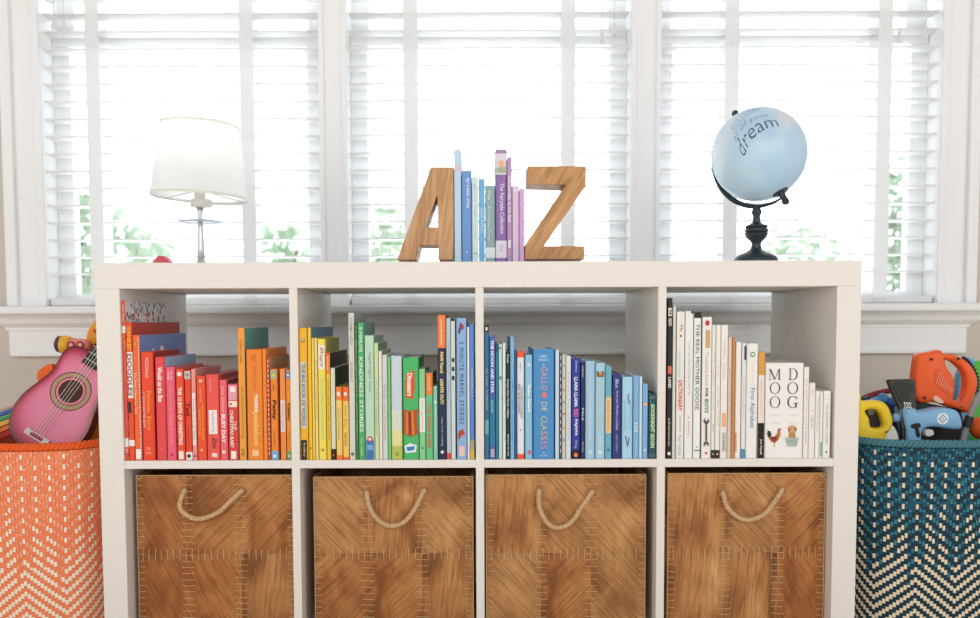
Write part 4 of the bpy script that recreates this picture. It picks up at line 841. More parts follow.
pr = [(.0, ZTP), (.0455, ZTP), (.0455, zg(259.5)), (.043, zg(257)), (.035, zg(254.6)), (.022, zg(252)), (.012, zg(249)), (.0095, zg(245)), (.011, zg(242)), (.021, zg(237.5)), (.0245, zg(233.5)), (.0225, zg(232.5)), (.0255, zg(231)), (.0255, zg(229.5)), (.0215, zg(228.8)), (.024, zg(227)), (.0225, zg(225.5)), (.015, zg(224.3)), (.0085, zg(222)), (.0075, zg(216)), (.0105, zg(213.5)), (.011, zg(211.5)), (.008, zg(208.5))]
b = lathe(NB(), pr, (bx, YG, 0), 36); part('turned_stand', b, M_iron, globe, 'auto')
def on_globe(s, cpx, cpy, L, H, ang, colr, bend=0, **k):
    d = at(cpx, cpy, YG)-CAM
    d.normalize(); oc = CAM-gc; bq = oc.dot(d); disc_ = bq*bq-(oc.dot(oc)-RG*RG)
    p = CAM + d*(-bq-math.sqrt(max(disc_, 0))); n = (p-gc).normalized()
    u0 = Vector((1, 0, 0)); u0 = (u0-n*u0.dot(n)).normalized(); v0 = n.cross(u0)
    if v0.z < 0: v0 = -v0
    u = u0*math.cos(ang)+v0*math.sin(ang); v = v0*math.cos(ang)-u0*math.sin(ang)
    b = NB()
    def fn(a, c):
        x = (a-.5)*L; y = (c-.5)*H - bend*x*x
        return gc + (n + u*(x/RG) + v*(y/RG)).normalized()*(RG+.0006)
    lettering(b, s, fn, **k)
    part('hand_lettering', b, mat(colr, .5), sph)
on_globe('FOLLOW', 743, 116, 34*sG, 10*sG, math.radians(24), '9db4c8', 6, bold=-.012)
on_globe('all of your', 747.5, 122, 44*sG, 9*sG, math.radians(25), '8fa2b6', 6, shear=.4, bold=-.012)
on_globe('dream', 752.5, 129.5, 50*sG, 15*sG, math.radians(34), '4a4252', 6, shear=.35, bold=-.012)

# ------------------------------------------------------------------ leather baskets in the lower row
def leather(i):
    M = bpy.data.materials.new('hide_leather'); M.use_nodes = True; nt = M.node_tree; b = nt.nodes['Principled BSDF']; L = nt.links.new
    tc = nt.nodes.new('ShaderNodeTexCoord')
    mp = nt.nodes.new('ShaderNodeMapping'); mp.inputs['Location'].default_value = (i*3.1, i*1.7, i*.9)
    mp.inputs['Scale'].default_value = (1, 1, .55)
    n1 = nt.nodes.new('ShaderNodeTexNoise'); n1.inputs['Scale'].default_value = 13; n1.inputs['Detail'].default_value = 5; n1.inputs['Distortion'].default_value = .8
    r = nt.nodes.new('ShaderNodeValToRGB'); e = r.color_ramp.elements
    e.new(.5); e.new(.6)
    pal = [('7c4a26', 'a4693a', 'b57c48', 'c6935c'), ('8a5a34', 'ad7a4a', 'bd8a58', 'cca06c'), ('80502c', 'ac7444', 'bd8754', 'd0a26e'), ('744420', '9c6032', 'b07240', 'c08c56')][i % 4]
    for k, (p, c) in enumerate(zip((.3, .46, .58, .75), pal)): e[k].position = p; e[k].color = col(c, 1.06)
    # fine scored hair lines, direction differs from hide to hide
    mp2 = nt.nodes.new('ShaderNodeMapping'); mp2.inputs['Rotation'].default_value = (0, [.8, -.75, .1, -.5][i % 4], 0); mp2.inputs['Scale'].default_value = (1/150, 1/10, 1/9); mp2.vector_type = 'TEXTURE'
    n2 = nt.nodes.new('ShaderNodeTexNoise'); n2.inputs['Scale'].default_value = 1.6; n2.inputs['Detail'].default_value = 3
    r2 = nt.nodes.new('ShaderNodeValToRGB'); r2.color_ramp.elements[0].position = .34; r2.color_ramp.elements[0].color = (.55, .5, .45, 1); r2.color_ramp.elements[1].position = .55; r2.color_ramp.elements[1].color = (1, 1, 1, 1)
    mx = nt.nodes.new('ShaderNodeMix'); mx.data_type = 'RGBA'; mx.blend_type = 'MULTIPLY'; mx.inputs[0].default_value = .75
    bp = nt.nodes.new('ShaderNodeBump'); bp.inputs['Strength'].default_value = .25; bp.inputs['Distance'].default_value = .001
    L(tc.outputs['Object'], mp.inputs[0]); L(mp.outputs[0], n1.inputs['Vector']); L(n1.outputs['Fac'], r.inputs[0])
    L(tc.outputs['Object'], mp2.inputs[0]); L(mp2.outputs[0], n2.inputs['Vector']); L(n2.outputs['Fac'], r2.inputs[0])
    L(r.outputs[0], mx.inputs[6]); L(r2.outputs[0], mx.inputs[7]); L(mx.outputs[2], b.inputs['Base Color'])
    L(n2.outputs['Fac'], bp.inputs['Height']); L(bp.outputs['Normal'], b.inputs['Normal'])
    b.inputs['Roughness'].default_value = .55; b.inputs['Specular IOR Level'].default_value = .25
    return M
HIDE = [leather(i) for i in range(4)]
M_thread = mat('d3b386', .8, .1)
M_rope = ramp_mat('jute_rope', [(.3, 'b48a5c'), (.7, 'e0c096')], (60, 60, 60), 6, 3, .85, .6, (0, .7, 0), .2, .1)
BK = [(136.5, 295.5, 475, .035, (188.5, 241), 554, [(184.6, 491), (181.5, 505), (190, 514), (203, 517), (220, 511), (232, 500), (241.5, 491)], 'reddest leather basket, under the red and orange books', (3, 0, 0, 3, 3, 2)),
      (313.5, 473.5, 476.5, .035, (368, 422), 553, [(367, 493), (371, 508), (380, 519), (392, 524), (405, 520), (415, 508), (423.5, 491)], 'tan leather basket with evenly drooping rope handle, under the green books', (1, 2, 1, 0, 0, 2)),
      (485.6, 646, 474.5, .035, (541, 591), 553, [(539, 491), (539, 506), (546, 520), (556, 526), (570, 521), (581, 506), (591.5, 492)], 'leather basket pushed to one side leaving a dark gap, under the blue books', (2, 1, 1, 1, 0, 1)),
      (667.5, 829, 473, .035, (724.5, 777.5), 552, [(722.5, 493), (726, 506), (735, 515), (747, 518), (761, 513), (771, 503), (781, 490)], 'lightest leather basket with diagonal grain, under the white books', (2, 1, 0, 2, 2, 3))]
for bi, (p0, p1, pt, Yb, seams, ps, rope, lab, hides) in enumerate(BK):
    x0, x1 = ax(p0, Yb, 500), ax(p1, Yb, 500)
    x0 = max(x0, CUB[bi][0]+.002); x1 = min(x1, CUB[bi][1]-.002)
    zt = az((p0+p1)/2, pt, Yb); zb = ZB+.0005; D = .33; th = .005
    t = thing('storage_basket', 'brown ' + lab.replace('leather basket', 'stitched leather basket') if not lab.startswith('light') else 'tan, ' + lab, 'basket', ((x0+x1)/2, Yb+D/2, zb), 'leather baskets in the lower row')
    b = NB()
    xs = [x0] + [ax(s, Yb, 540) for s in seams] + [x1]; zsn = az((p0+p1)/2, ps, Yb)
    zr = [zt, zsn, zb]
    for r_ in range(2):
        for c_ in range(3):     # pillowed hide patches of the front
            xa, xb, za, zc_ = xs[c_], xs[c_+1], zr[r_+1], zr[r_]
            N = 8; g = [[b.verts.new((xa+(xb-xa)*i/N, Yb-.0032*min(1, 4*min(i, N-i)/N)*min(1, 6*min(j, N-j)/N) + random.uniform(-.0003, .0003), za+(zc_-za)*j/N)) for j in range(N+1)] for i in range(N+1)]
            for i in range(N):
                for j in range(N): b.faces.new((g[i][j], g[i+1][j], g[i+1][j+1], g[i][j+1])).material_index = hides[r_*3+c_]
    box(b, x0, x1, Yb+.0005, Yb+th, zb, zt, hides[0])
    box(b, x0, x0+th, Yb+th, Yb+D, zb, zt, hides[0]); box(b, x1-th, x1, Yb+th, Yb+D, zb, zt, hides[2]); box(b, x0+th, x1-th, Yb+D-th, Yb+D, zb, zt, 1); box(b, x0+th, x1-th, Yb+th, Yb+D-th, zb, zb+th, 1)
    part('leather_body', b, HIDE, t, smooth='auto')
    b = NB(); s = (Yb+DIST)/F
    def tick(xa, za, xb, zb2, y=Yb-.0030):
        j = lambda: random.uniform(-.0006, .0006)
        tube(b, [(xa+j(), y, za+j()), ((xa+xb)/2+j(), y-.0012, (za+zb2)/2+j()), (xb+j(), y, zb2+j())], .00062, 5)
    for sx in seams:
        X = ax(sx, Yb, 540); z = zt-.006
        while z > zb+.004:
            tick(X-6.4*s, z, X+6.0*s, z-.0008); z -= 6.4*s*random.uniform(.9, 1.1)
    X = xs[0]+.012
    while X < x1-.01:
        tick(X, zsn+6*s, X, zsn-6*s); X += 6.3*s*random.uniform(.9, 1.1)
    for X, sg in ((x0, 1), (x1, -1)):
        z = zt-.006
        while z > zb+.004:
            tick(X+sg*.0006, z, X+sg*7.5*s, z-.001*sg, Yb-.0020); z -= 6.2*s*random.uniform(.85, 1.15)
    for sg, X in ((1, x0), (-1, x1)):
        tube(b, [(X+sg*.0008, Yb-.001, zt-.001), (X+sg*.0012, Yb-.0018, (zt+zb)/2), (X+sg*.0008, Yb-.001, zb+.003)], .0009, 5)
        tick(X+sg*.001, zt-.001, X+sg*.012, zt-.012, Yb-.002); tick(X+sg*.012, zt-.002, X+sg*.001, zt-.014, Yb-.002)
    X = x0+.014
    while X < x1-.01:
        tick(X, zt-.0005, X+random.uniform(-.001, .001), zt-random.uniform(.004, .007), Yb-.0018); X += 7*s
    tube(b, [(x0+.001, Yb-.0008, zt-.0006), (x1-.001, Yb-.0008, zt-.0006)], .0009, 5)
    part('stitching', b, M_thread, t)
    b = NB(); n = len(rope); P = []
    for k, (a, c_) in enumerate(rope):
        f = math.sin(math.pi*k/(n-1)); q = at(a, c_, Yb); P.append((q.x, Yb-.004-.012*f, q.z))
    P = [(P[0][0], Yb+.003, P[0][2]+.002)] + P + [(P[-1][0], Yb+.003, P[-1][2]+.002)]
    path = smooth_path([Vector(p) for p in P], 9)
    tube(b, path, lambda u: .0050+.0004*math.sin(u*240), 10); h_ = part('rope_handle', b, M_rope, t, True)
    b = NB()
    for q in (rope[0], rope[-1]):
        w = at(q[0], q[1], Yb); lathe(b, [(.0065, 0), (.0085, .001), (.0085, .002), (.006, .003)], (w.x, Yb-.0025, w.z), 14, axis=(0, -1, 0))
    part('eyelet', b, mat('9c7448', .6), h_)

# ------------------------------------------------------------------ woven floor baskets
def superell(cx, cy, a, b_, u, n=4.2):
    t = 2*math.pi*u; c, s = math.cos(t), math.sin(t)
    return Vector((cx+a*math.copysign(abs(c)**(2/n), c), cy+b_*math.copysign(abs(s)**(2/n), s), 0))
def woven(cx, cy, a, b_, zr, cols, label, rimcol, seedk, flip):
    t = thing('woven_basket', label, 'basket', (cx, cy, 0.0005), 'woven floor baskets')
    # equal-length columns round the rounded-square outline
    K = 2000; P = [superell(cx, cy, a, b_, i/K) for i in range(K+1)]
    S = [0]
    for p, q in zip(P, P[1:]): S.append(S[-1]+(q-p).length)
    per = S[-1]; cw = .0066; NC = int(per/cw)//4*4; rh = .0053; NR = int((zr-.01)/rh)
    ring_ = []; j = 0
    for i in range(NC):
        s = per*i/NC
        while S[j+1] < s: j += 1
        f = (s-S[j])/(S[j+1]-S[j]); ring_.append(P[j].lerp(P[j+1], f))
    ctr = Vector((cx, cy, 0))
    rnd = random.Random(seedk)
    half = 12
    # which columns carry a pale strand, and from how far down
    start = {}
    for c in range(NC):
        ph = c % half
        base = {0: 0, 4: .02, 8: .0, 1: .5, 11: .55, 3: .30, 5: .38, 7: .3, 9: .42, 2: .56, 10: .62, 6: .52}[ph]
        start[c] = base + rnd.uniform(-.03, .03) + .12*abs(((c//half) % 2)-.5)*rnd.random()
    b = NB()
    vv = {}
    def vert(c, r, off):
        k = int(math.floor(c)); p = ring_[k % NC].lerp(ring_[(k+1) % NC], c-k); tpr = 1-.055*(1-r/NR)**1.0       # narrows a little to its foot
        q = ctr + (p-ctr)*tpr
        d = (p-ctr).normalized()
        return b.verts.new((q.x+d.x*off, q.y+d.y*off, .002+r*rh))
    for c in range(NC):
        zig = (c % (2*half)); zig = zig if zig < half else 2*half-zig
        for r in range(NR):
            v = 1-r/NR                        # 0 at the rim
            lane = v < .5 and c % half in (0, 4, 8)      # upright dashes near the rim
            ph = r % 4 if lane else (r + zig*flip) % 4
            over = ph < 2
            pale = over and v > start[c]
            rr_ = rnd.random()
            mi = 2 if pale else ((1 if rr_ < .62 else 0) if over else (3 if v > .35 or rr_ < .6 else 0))
            o = .0016 if over else 0
            e_ = (.04 if pale and v > .5 else .11) if over else 0; lo_, hi_ = (.1 if ph == 0 else 0), (.1 if ph == 1 else 0)
            q = [vert(c+e_, r+lo_, o), vert(c+1-e_, r+lo_, o), vert(c+1-e_, r+1-hi_, o), vert(c+e_, r+1-hi_, o)]
            if over: q2 = [vert(c, r, -.0004), vert(c+1, r, -.0004), vert(c+1, r+1, -.0004), vert(c, r+1, -.0004)]; b.faces.new(q2).material_index = 3
            b.faces.new(q).material_index = mi
    bmesh.ops.recalc_face_normals(b, faces=b.faces)
    # make sure the outside faces outwards
    for f in b.faces:
        m_ = f.calc_center_median()
        if f.normal.dot(Vector((m_.x-cx, m_.y-cy, 0))) < 0: f.normal_flip()
    part('woven_wall', b, [mat(c, .75, .15) for c in cols], t)
    b = NB(); rows = [[], []]
    for r_, (z, k) in enumerate(((.003, .945), (zr, 1.0))):
        for c in range(0, NC, 2):
            p = ctr + (ring_[c]-ctr)*k*.985; rows[r_].append(b.verts.new((p.x, p.y, z)))
    n = len(rows[0])
    for i in range(n): b.faces.new((rows[0][(i+1) % n], rows[0][i], rows[1][i], rows[1][(i+1) % n]))
    b.faces.new(rows[0])
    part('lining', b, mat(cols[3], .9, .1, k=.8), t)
    b = NB()
    for k_ in range(2):     # plaited rim: two strands winding round each other
        path = []
        for i in range(NC*2):
            p = ring_[(i//2) % NC].lerp(ring_[(i//2+1) % NC], (i % 2)/2); d = (p-ctr).normalized()
            w = i*1.15+k_*math.pi
            path.append(Vector((p.x+d.x*(.001+.0028*math.cos(w)), p.y+d.y*(.001+.0028*math.cos(w)), zr+.001+.0045*math.sin(w))))
        tube(b, path, .0048, 6, closed=True)
    part('plaited_rim', b, mat(rimcol, .75, .15), t, True)
    return t
ZR = az(920, 445, 0.0)
BX = .964; BYc = .205
woven(-BX-.002, BYc, .2, .2, ZR, ['f3926a', 'f7a884', 'f5e6d0', 'f0885e'], 'coral orange woven floor basket with cream chevrons, holding the pink guitar', 'e8622c', 3, 1)
woven(BX, BYc, .2, .2, ZR, ['2b5a70', '3f7f92', 'e6d6ba', '233c48'], 'teal blue woven floor basket with cream chevrons, holding toy tools', '4d7c88', 5, 1)

# ------------------------------------------------------------------ pink guitar
YGu = .2
gcn = at(71, 391.5, YGu)                     # sound hole
axm = Vector((.50, .30, .81)).normalized()   # up the neck
pv = Vector((.86, 0, -.51)); pv = (pv-axm*pv.dot(axm)).normalized()
nv = pv.cross(axm); nv = nv if nv.y < 0 else -nv
sg = (YGu+DIST)/F*1.0
LB = 122*sg                                   # body length
hw_key = [(-.56, 0), (-.555, .10), (-.54, .155), (-.50, .22), (-.44, .268), (-.36, .300), (-.27, .308), (-.18, .298), (-.08, .268), (.02, .238), (.09, .228), (.15, .234), (.21, .244), (.27, .242), (.32, .215), (.35, .16), (.365, .08), (.367, 0)]
def half_w():
    out = []
    P = smooth_path([Vector((a, w, 0)) for a, w in hw_key], 3)
    return [(p.x, max(p.y, 0)) for p in P]
HWL = half_w()
outline = [(w, a) for a, w in HWL] + [(-w, a) for a, w in HWL[::-1][1:-1]]
gt_ = thing('toy_guitar', 'pink toy guitar with dark sunburst edge leaning in the orange basket', 'guitar', tuple(gcn - axm*LB*.55))
G = lambda u, a, n=0.0: gcn + pv*(u*LB) + axm*(a*LB) + nv*n
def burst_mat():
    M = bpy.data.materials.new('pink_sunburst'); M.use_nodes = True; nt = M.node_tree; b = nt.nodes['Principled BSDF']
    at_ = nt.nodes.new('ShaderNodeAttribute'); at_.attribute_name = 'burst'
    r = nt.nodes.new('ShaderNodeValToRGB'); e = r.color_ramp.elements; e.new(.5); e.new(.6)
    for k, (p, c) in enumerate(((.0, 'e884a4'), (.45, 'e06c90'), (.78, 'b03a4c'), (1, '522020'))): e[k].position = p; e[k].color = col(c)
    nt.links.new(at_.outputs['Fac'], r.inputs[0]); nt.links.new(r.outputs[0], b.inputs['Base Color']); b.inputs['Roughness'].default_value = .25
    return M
b = NB(); rings = []
lay = b.verts.layers.float.new('burst')
TH_ = .045
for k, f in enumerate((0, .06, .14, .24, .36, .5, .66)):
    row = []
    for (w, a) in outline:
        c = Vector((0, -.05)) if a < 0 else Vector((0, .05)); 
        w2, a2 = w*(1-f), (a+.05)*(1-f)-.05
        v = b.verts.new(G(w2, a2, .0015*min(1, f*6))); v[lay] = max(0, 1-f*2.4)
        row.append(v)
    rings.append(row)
nO = len(outline)
for A, B in zip(rings, rings[1:]):
    for i in range(nO): b.faces.new((A[i], A[(i+1) % nO], B[(i+1) % nO], B[i]))
b.faces.new(rings[-1])
backr = []
for (w, a) in outline:
    v = b.verts.new(G(w, a, -TH_)); v[lay] = 1; backr.append(v)
for i in range(nO): b.faces.new((backr[i], backr[(i+1) % nO], rings[0][(i+1) % nO], rings[0][i]))
b.faces.new(backr)
bmesh.ops.recalc_face_normals(b, faces=b.faces)
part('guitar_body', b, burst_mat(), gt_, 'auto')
def gdisc(r0, r1, n, name, m_, par):
    b = NB(); N = 40
    A = [b.verts.new(G(r0*math.cos(2*math.pi*i/N), r0*math.sin(2*math.pi*i/N), n)) for i in range(N)]
    if r1 > 0:
        B = [b.verts.new(G(r1*math.cos(2*math.pi*i/N), r1*math.sin(2*math.pi*i/N), n)) for i in range(N)]
        for i in range(N): b.faces.new((A[i], A[(i+1) % N], B[(i+1) % N], B[i]))
    else: b.faces.new(A)
    for f in b.faces:
        f.normal_update()
        if f.normal.dot(nv) < 0: f.normal_flip()
    return part(name, b, m_, par)
ro = gdisc(.158, .118, .0020, 'rosette', mat('b99a78', .5), gt_)
gdisc(.162, .155, .0023, 'rosette_ring', mat('4a2a28', .5), ro); gdisc(.121, .114, .0023, 'rosette_ring', mat('4a2a28', .5), ro)
gdisc(.114, .096, .0021, 'sound_hole_edge', mat('f08aa0', .4), gt_)
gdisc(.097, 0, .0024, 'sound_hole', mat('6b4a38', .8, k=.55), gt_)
def gbox(u0, u1, a0, a1, n0, n1, name, m_, par, bev=0):
    b = NB(); box(b, u0, u1, a0, a1, n0, n1)
    for v in b.verts: v.co = G(v.co.x, v.co.y, v.co.z)
    bmesh.ops.recalc_face_normals(b, faces=b.faces)
    return part(name, b, m_, par)
br_ = gbox(-.105, .105, -.465, -.415, .001, .007, 'bridge', mat('b9b2ac', .35, metal=.4), gt_)
gbox(-.055, .055, -.455, -.425, .0065, .0078, 'bridge_slot', mat('9c2f3c', .5), br_)
nk = gbox(-.05, .05, .40, .70, -.02, .0022, 'neck', mat('6a3a30', .5), gt_)
fb = gbox(-.066, .066, .245, .70, .0022, .007, 'fretboard', mat('2c2f2b', .5), gt_)
for k in range(7): gbox(-.066, .066, .29+k*.058, .295+k*.058, .0068, .0078, 'fret', mat('c9c4b8', .3, metal=.5), fb)
gbox(-.06, .06, .70, .84, -.014, .002, 'headstock', mat('8a2f3a', .4), gt_)
for k in range(4):
    u = -.036+.024*k
    b = NB(); tube(b, [G(u*1.1, -.44, .0085), G(u, .72, .009)], .0006, 5); part('string', b, mat('e6e2dc', .4), gt_)

# other toys in the orange basket
def px_prism(P, Y, th, bev, holes=()):
    return plate(NB(), [rounded(pxpoly(P, Y), 4)] + [rounded(pxpoly(h, Y), 4) for h in holes], Y, Y+th, bev)
# xylophone: tilted wooden frame with rainbow bars
YX = .27
xy = thing('toy_xylophone', 'wooden toy xylophone with rainbow bars beside the pink guitar', 'xylophone', tuple(at(5, 470, YX)))
b = NB()
def slab(name, P, Y, th, c, par, bev=.0015, rd=False):
    Q = pxpoly(P, Y); 
    return part(name, plate(NB(), [rounded(Q, 4) if rd else Q], Y, Y+th, bev), c if not isinstance(c, str) else mat(c, .5), par)
M_ply = ramp_mat('pale_wood', [(.3, 'c49a6c'), (.7, 'e2c198')], (3, 3, 22), 4, 5, .6, .05)
slab('wood_frame', [(-22, 417), (20, 402.5), (44, 394), (44, 398.5), (20, 407), (-22, 423)], YX+.03, .02, M_ply, xy)
for k, (c, y0, y1, xr) in enumerate((('4a78c0', 411.5, 416.5, 22), ('58b074', 417, 422, 20), ('f0c456', 422.5, 428, 18), ('ee8448', 428.5, 434, 17), ('b83c34', 434.5, 441, 16))):
    slab('bar', [(-22, y0+9), (xr, y0-7.5), (xr, y1-8.5), (-22, y1+8)], YX+.022-.006*k, .02, c, xy)
# orange felt block
b = px_prism([(36.5, 373), (51, 364), (52, 380), (42, 389)], .21, .02, .003)
single('toy_block', b, mat('ee6a2c', .7), 'orange toy block peeking out behind the pink guitar', 'toy')
# rattle with a plum and yellow head and a pink spotted body
YR = .32
rt_ = thing('toy_rattle', 'yellow and plum toy rattle with pink body above the guitar', 'toy', tuple(at(66, 372, YR)))
q0, q1 = at(58, 344, YR), at(85, 346, YR); dv_ = (q1-q0).normalized(); sR = (YR+DIST)/F
b = lathe(NB(), [(0, -3*sR), (5*sR, -2*sR), (8*sR, 0), (8.6*sR, 3*sR), (8.6*sR, 4*sR)], q0, 24, axis=dv_); part('plum_end', b, mat('5c3448', .4), rt_, True)
b = lathe(NB(), [(8.7*sR, 4*sR), (9.4*sR, 6*sR), (9.2*sR, 10*sR), (8*sR, 13*sR)], q0, 24, axis=dv_); part('yellow_band', b, mat('f0b43c', .4), rt_, True)
b = lathe(NB(), [(7.6*sR, 13*sR), (7.2*sR, 18*sR), (7.2*sR, 27*sR), (6*sR, 30*sR), (0, 31*sR)], q0, 24, axis=dv_); bd = part('pink_body', b, mat('ee9480', .45), rt_, True)
for px_, py_ in ((71, 345), (80, 345)):
    q = at(px_, py_, YR-8.2*sR); b = NB(); N = 20
    A = [b.verts.new((q.x+3.8*sR*math.cos(i*.31416), q.y, q.z+3.8*sR*math.sin(i*.31416))) for i in range(N)]
    B = [b.verts.new((q.x+2*sR*math.cos(i*.31416), q.y-.0015, q.z+2*sR*math.sin(i*.31416))) for i in range(N)]
    for i in range(N): b.faces.new((A[i], A[(i+1) % N], B[(i+1) % N], B[i]))
    bmesh.ops.recalc_face_normals(b, faces=b.faces)
    part('spot_ring', b, mat('a8283c', .5), bd)
    b = NB(); disc(b, q.x, q.z, 2*sR, q.y-.0014); part('spot', b, mat('f4b8a0', .5), bd)
b = NB(); qm = q0.lerp(q1, .55); tube(b, [qm, (qm.x-.01, YR+.01, qm.z-.25)], .006, 10); part('handle', b, mat('f0b43c', .5), rt_, True)
# orange spotted toy with dots
YP = .335
sp = thing('spotted_toy', 'tall amber toy with red dots rising between guitar and shelf', 'toy', tuple(at(95, 460, YP)))
b = px_prism([(88, 348), (86, 338), (88, 330), (93, 322), (98, 318), (103, 322), (104, 345), (104, 400), (104, 458), (90, 458), (90, 400)], YP, .02, .004); part('body', b, mat('f0a02c', .5), sp)
for px_, py_, r_ in ((92, 346.5, 3.2), (95.5, 331, 2.2), (98, 340, 1.8)):
    q = at(px_, py_, YP); b = NB(); disc(b, q.x, q.z, r_*sR, YP-.0006); part('dot', b, mat('d0422c', .5), sp)

# ------------------------------------------------------------------ toy tools in the teal basket
# yellow D-handled tool
ye = thing('toy_saw', 'yellow toy hand tool with a black grip, beside the shelf in the teal basket', 'toy tool', tuple(at(876, 450, .085)))
o_y = [(857, 396), (860.3, 394.6), (863.6, 401.6), (871.8, 401.2), (880.3, 401), (887.6, 404.6), (891.9, 412.5), (893.9, 422), (891.9, 430.7), (887, 436), (884, 455), (866, 455), (858, 440)]
h_y = [(866.4, 411.3), (874.3, 409.8), (879, 411.9), (882.2, 417.3), (884, 427), (872.5, 427.6), (870, 418)]
b = px_prism(o_y, .085, .036, .008, [h_y]); part('handle_shell', b, mat('f0cc30', .35), ye, 'auto')
b = px_prism([(865.5, 410.5), (874.5, 408.6), (880, 411), (883.5, 417), (885, 428), (871.5, 428.6), (869, 418)], .103, .012, .001); part('grip_insert', b, M_black, ye)
b = NB(); q = at(870.5, 412, .089); lathe(b, [(.0065, 0), (.0065, .004), (.0045, .0045), (.0045, .002)], q, 18, axis=(0, -1, 0)); part('trigger_dial', b, mat('6a6250', .4), ye)
b = NB(); q = at(886.5, 432, .081); ball(b, q, .002, u=10, v=8); part('screw', b, M_black, ye)
# light blue tool with black flared nozzle
bl = thing('toy_blower', 'light blue toy power tool with black flared nozzle and white badge', 'toy tool', tuple(at(915, 470, .08)))
b = px_prism([(903.2, 410.5), (910, 408.6), (916.8, 408.4), (918.4, 412), (928.4, 411.2), (942.6, 408.6), (956.9, 410.3), (962.2, 418.4), (962.4, 429), (949.7, 429.4), (935.5, 427.3), (926, 428.8), (922.5, 437), (924, 470), (910, 470), (907.6, 437)], .08, .045, .008)
part('tool_body', b, mat('84b4d8', .35), bl, 'auto')
b = px_prism([(890.8, 382.6), (892, 381.4), (913, 380.9), (914, 382), (914.6, 408.8), (915, 412), (904, 412.5), (902.2, 409.8)], .085, .014, .003); nz = part('nozzle', b, mat('3c3b38', .4), bl, 'auto')
b = px_prism([(893.6, 384), (911.4, 383.4), (912, 390), (903.6, 405)], .0835, .003, .0005); part('nozzle_hollow', b, mat('2c2c2a', .35), nz)
b = NB(); a_, c_ = at(903.6, 408.6, .083), at(912, 402, .083)
lettering(b, 'TOOL', lambda u, v: Vector((a_.x+u*(c_.x-a_.x), .0832, a_.z+v*(c_.z-a_.z))), bold=.03); part('nozzle_lettering', b, mat('dcdad4', .5), nz)
yb_ = .0794; q = at(942.6, 418.7, .08); b = NB(); disc(b, q.x, q.z, .0118, yb_); bg = part('badge', b, mat('eef2f4', .5), bl)
def diamond(r, y, c):
    b = NB(); vs = [b.verts.new(p) for p in ((q.x-r, y, q.z), (q.x, y, q.z-r), (q.x+r, y, q.z), (q.x, y, q.z+r))]
    f = b.faces.new(vs); f.normal_update()
    if f.normal.y > 0: f.normal_flip()
    part('badge_diamond', b, mat(c, .5), bg)
diamond(.0098, yb_-.0003, '93b0c4'); diamond(.0058, yb_-.0006, 'eef2f4'); diamond(.0028, yb_-.0009, '84b4d8')
b = px_prism([(911.5, 424.6), (919.8, 423.2), (920.6, 427.4), (918.6, 428), (920.4, 436), (917, 437), (914.8, 428.6), (912, 428.6)], .0785, .004, .0005); part('trigger', b, M_black, bl)
b = NB(); a_ = at(903, 418, .1); lathe(b, [(.0055, 0), (.0055, .008), (.009, .009), (.009, .018), (.006, .021), (0, .022)], a_, 18, axis=(-1, 0, .05)); part('side_knob', b, mat('84b4d8', .35), bl, 'auto')
b = px_prism([(926, 430.5), (933, 430), (934, 435), (927, 436.5)], .078, .02, .002); part('light_panel', b, mat('d9d4cc', .5), bl)
# orange chainsaw-like tool
og = thing('toy_chainsaw', 'orange toy saw with a big loop handle and black toothed edge in the teal basket', 'toy tool', tuple(at(945, 450, .15)))
o_o = [(918, 354.7), (929.4, 352.3), (939.9, 350.2), (944, 353.9), (953.6, 354.7), (965, 360.4), (973, 369.2), (977, 379), (976.6, 388.6), (973, 398.3), (967.6, 412.9), (958.5, 409.5), (948.8, 407.2), (939, 403.2), (931, 402.4), (921.3, 403.2), (917, 400), (914.4, 394), (913.6, 382), (915.2, 367)]
h_o = [(946.4, 361.2), (952, 360.4), (961.7, 367.6), (966.6, 375.7), (967.4, 387), (964.2, 398.3), (958.5, 403), (954.5, 400), (956, 388.6), (954.5, 377.3), (948.8, 369.2)]
b = px_prism([(x+1.5, y) for x, y in o_o], .15, .032, .008, [h_o]); sh_ = part('shell', b, mat('f0602a', .35), og, 'auto')
b = px_prism([(935.4, 371), (939, 368.6), (945, 371), (951, 379), (952.8, 389), (950.6, 394), (944.6, 392), (935.6, 384.5)], .1485, .004, .001); vt = part('vent', b, mat('e85c2a', .4), og)
b = NB()
for k in range(8):
    xa, ya = 936.2+k*1.9, 383.5+k*1.35; xb, yb2 = 938.6+k*1.7, 369.8+k*2.5
    xb = min(xb, 951.4); p, q2 = at(xa, ya, .147), at(xb+2.2, yb2+1.5, .147); tube(b, [p, q2], .0009, 6)
part('vent_rib', b, mat('f3a88c', .45), vt)
for px_, py_ in ((931.3, 359.2), (958, 358.8), (924.6, 397.8)):
    q = at(px_, py_, .148); b = NB(); lathe(b, [(.003, 0), (.003, .0025), (0, .003)], q, 12, axis=(0, -1, 0)); part('screw', b, M_black, og)
b = NB(); arc = [(961.5, 358.4), (966.5, 361.5), (972, 368), (976, 377.5), (976.4, 387), (975, 394)]
tube(b, [at(x, y, .172) for x, y in arc], .0036, 8, samples=6)
P = smooth_path([at(x, y, .172) for x, y in arc], 6)
for k in range(2, len(P), 2):
    d = (P[k]-at(955, 382, .172)).normalized(); lathe(b, [(.0032, .002), (.0024, .0065)], P[k], 6, axis=d)
part('toothed_edge', b, M_black, og)
b = NB(); tube(b, [at(x, y, .16) for x, y in ((965.6, 374), (967.4, 381), (967, 389), (964.2, 397), (961, 401.5))], .0042, 8, samples=5); part('grip', b, M_black, og, True)
b = px_prism([(914, 401), (931, 404), (950, 408), (962, 412), (962, 450), (918, 450)], .165, .03, .004); part('blade_guard', b, mat('2a2826', .5), og, 'auto')
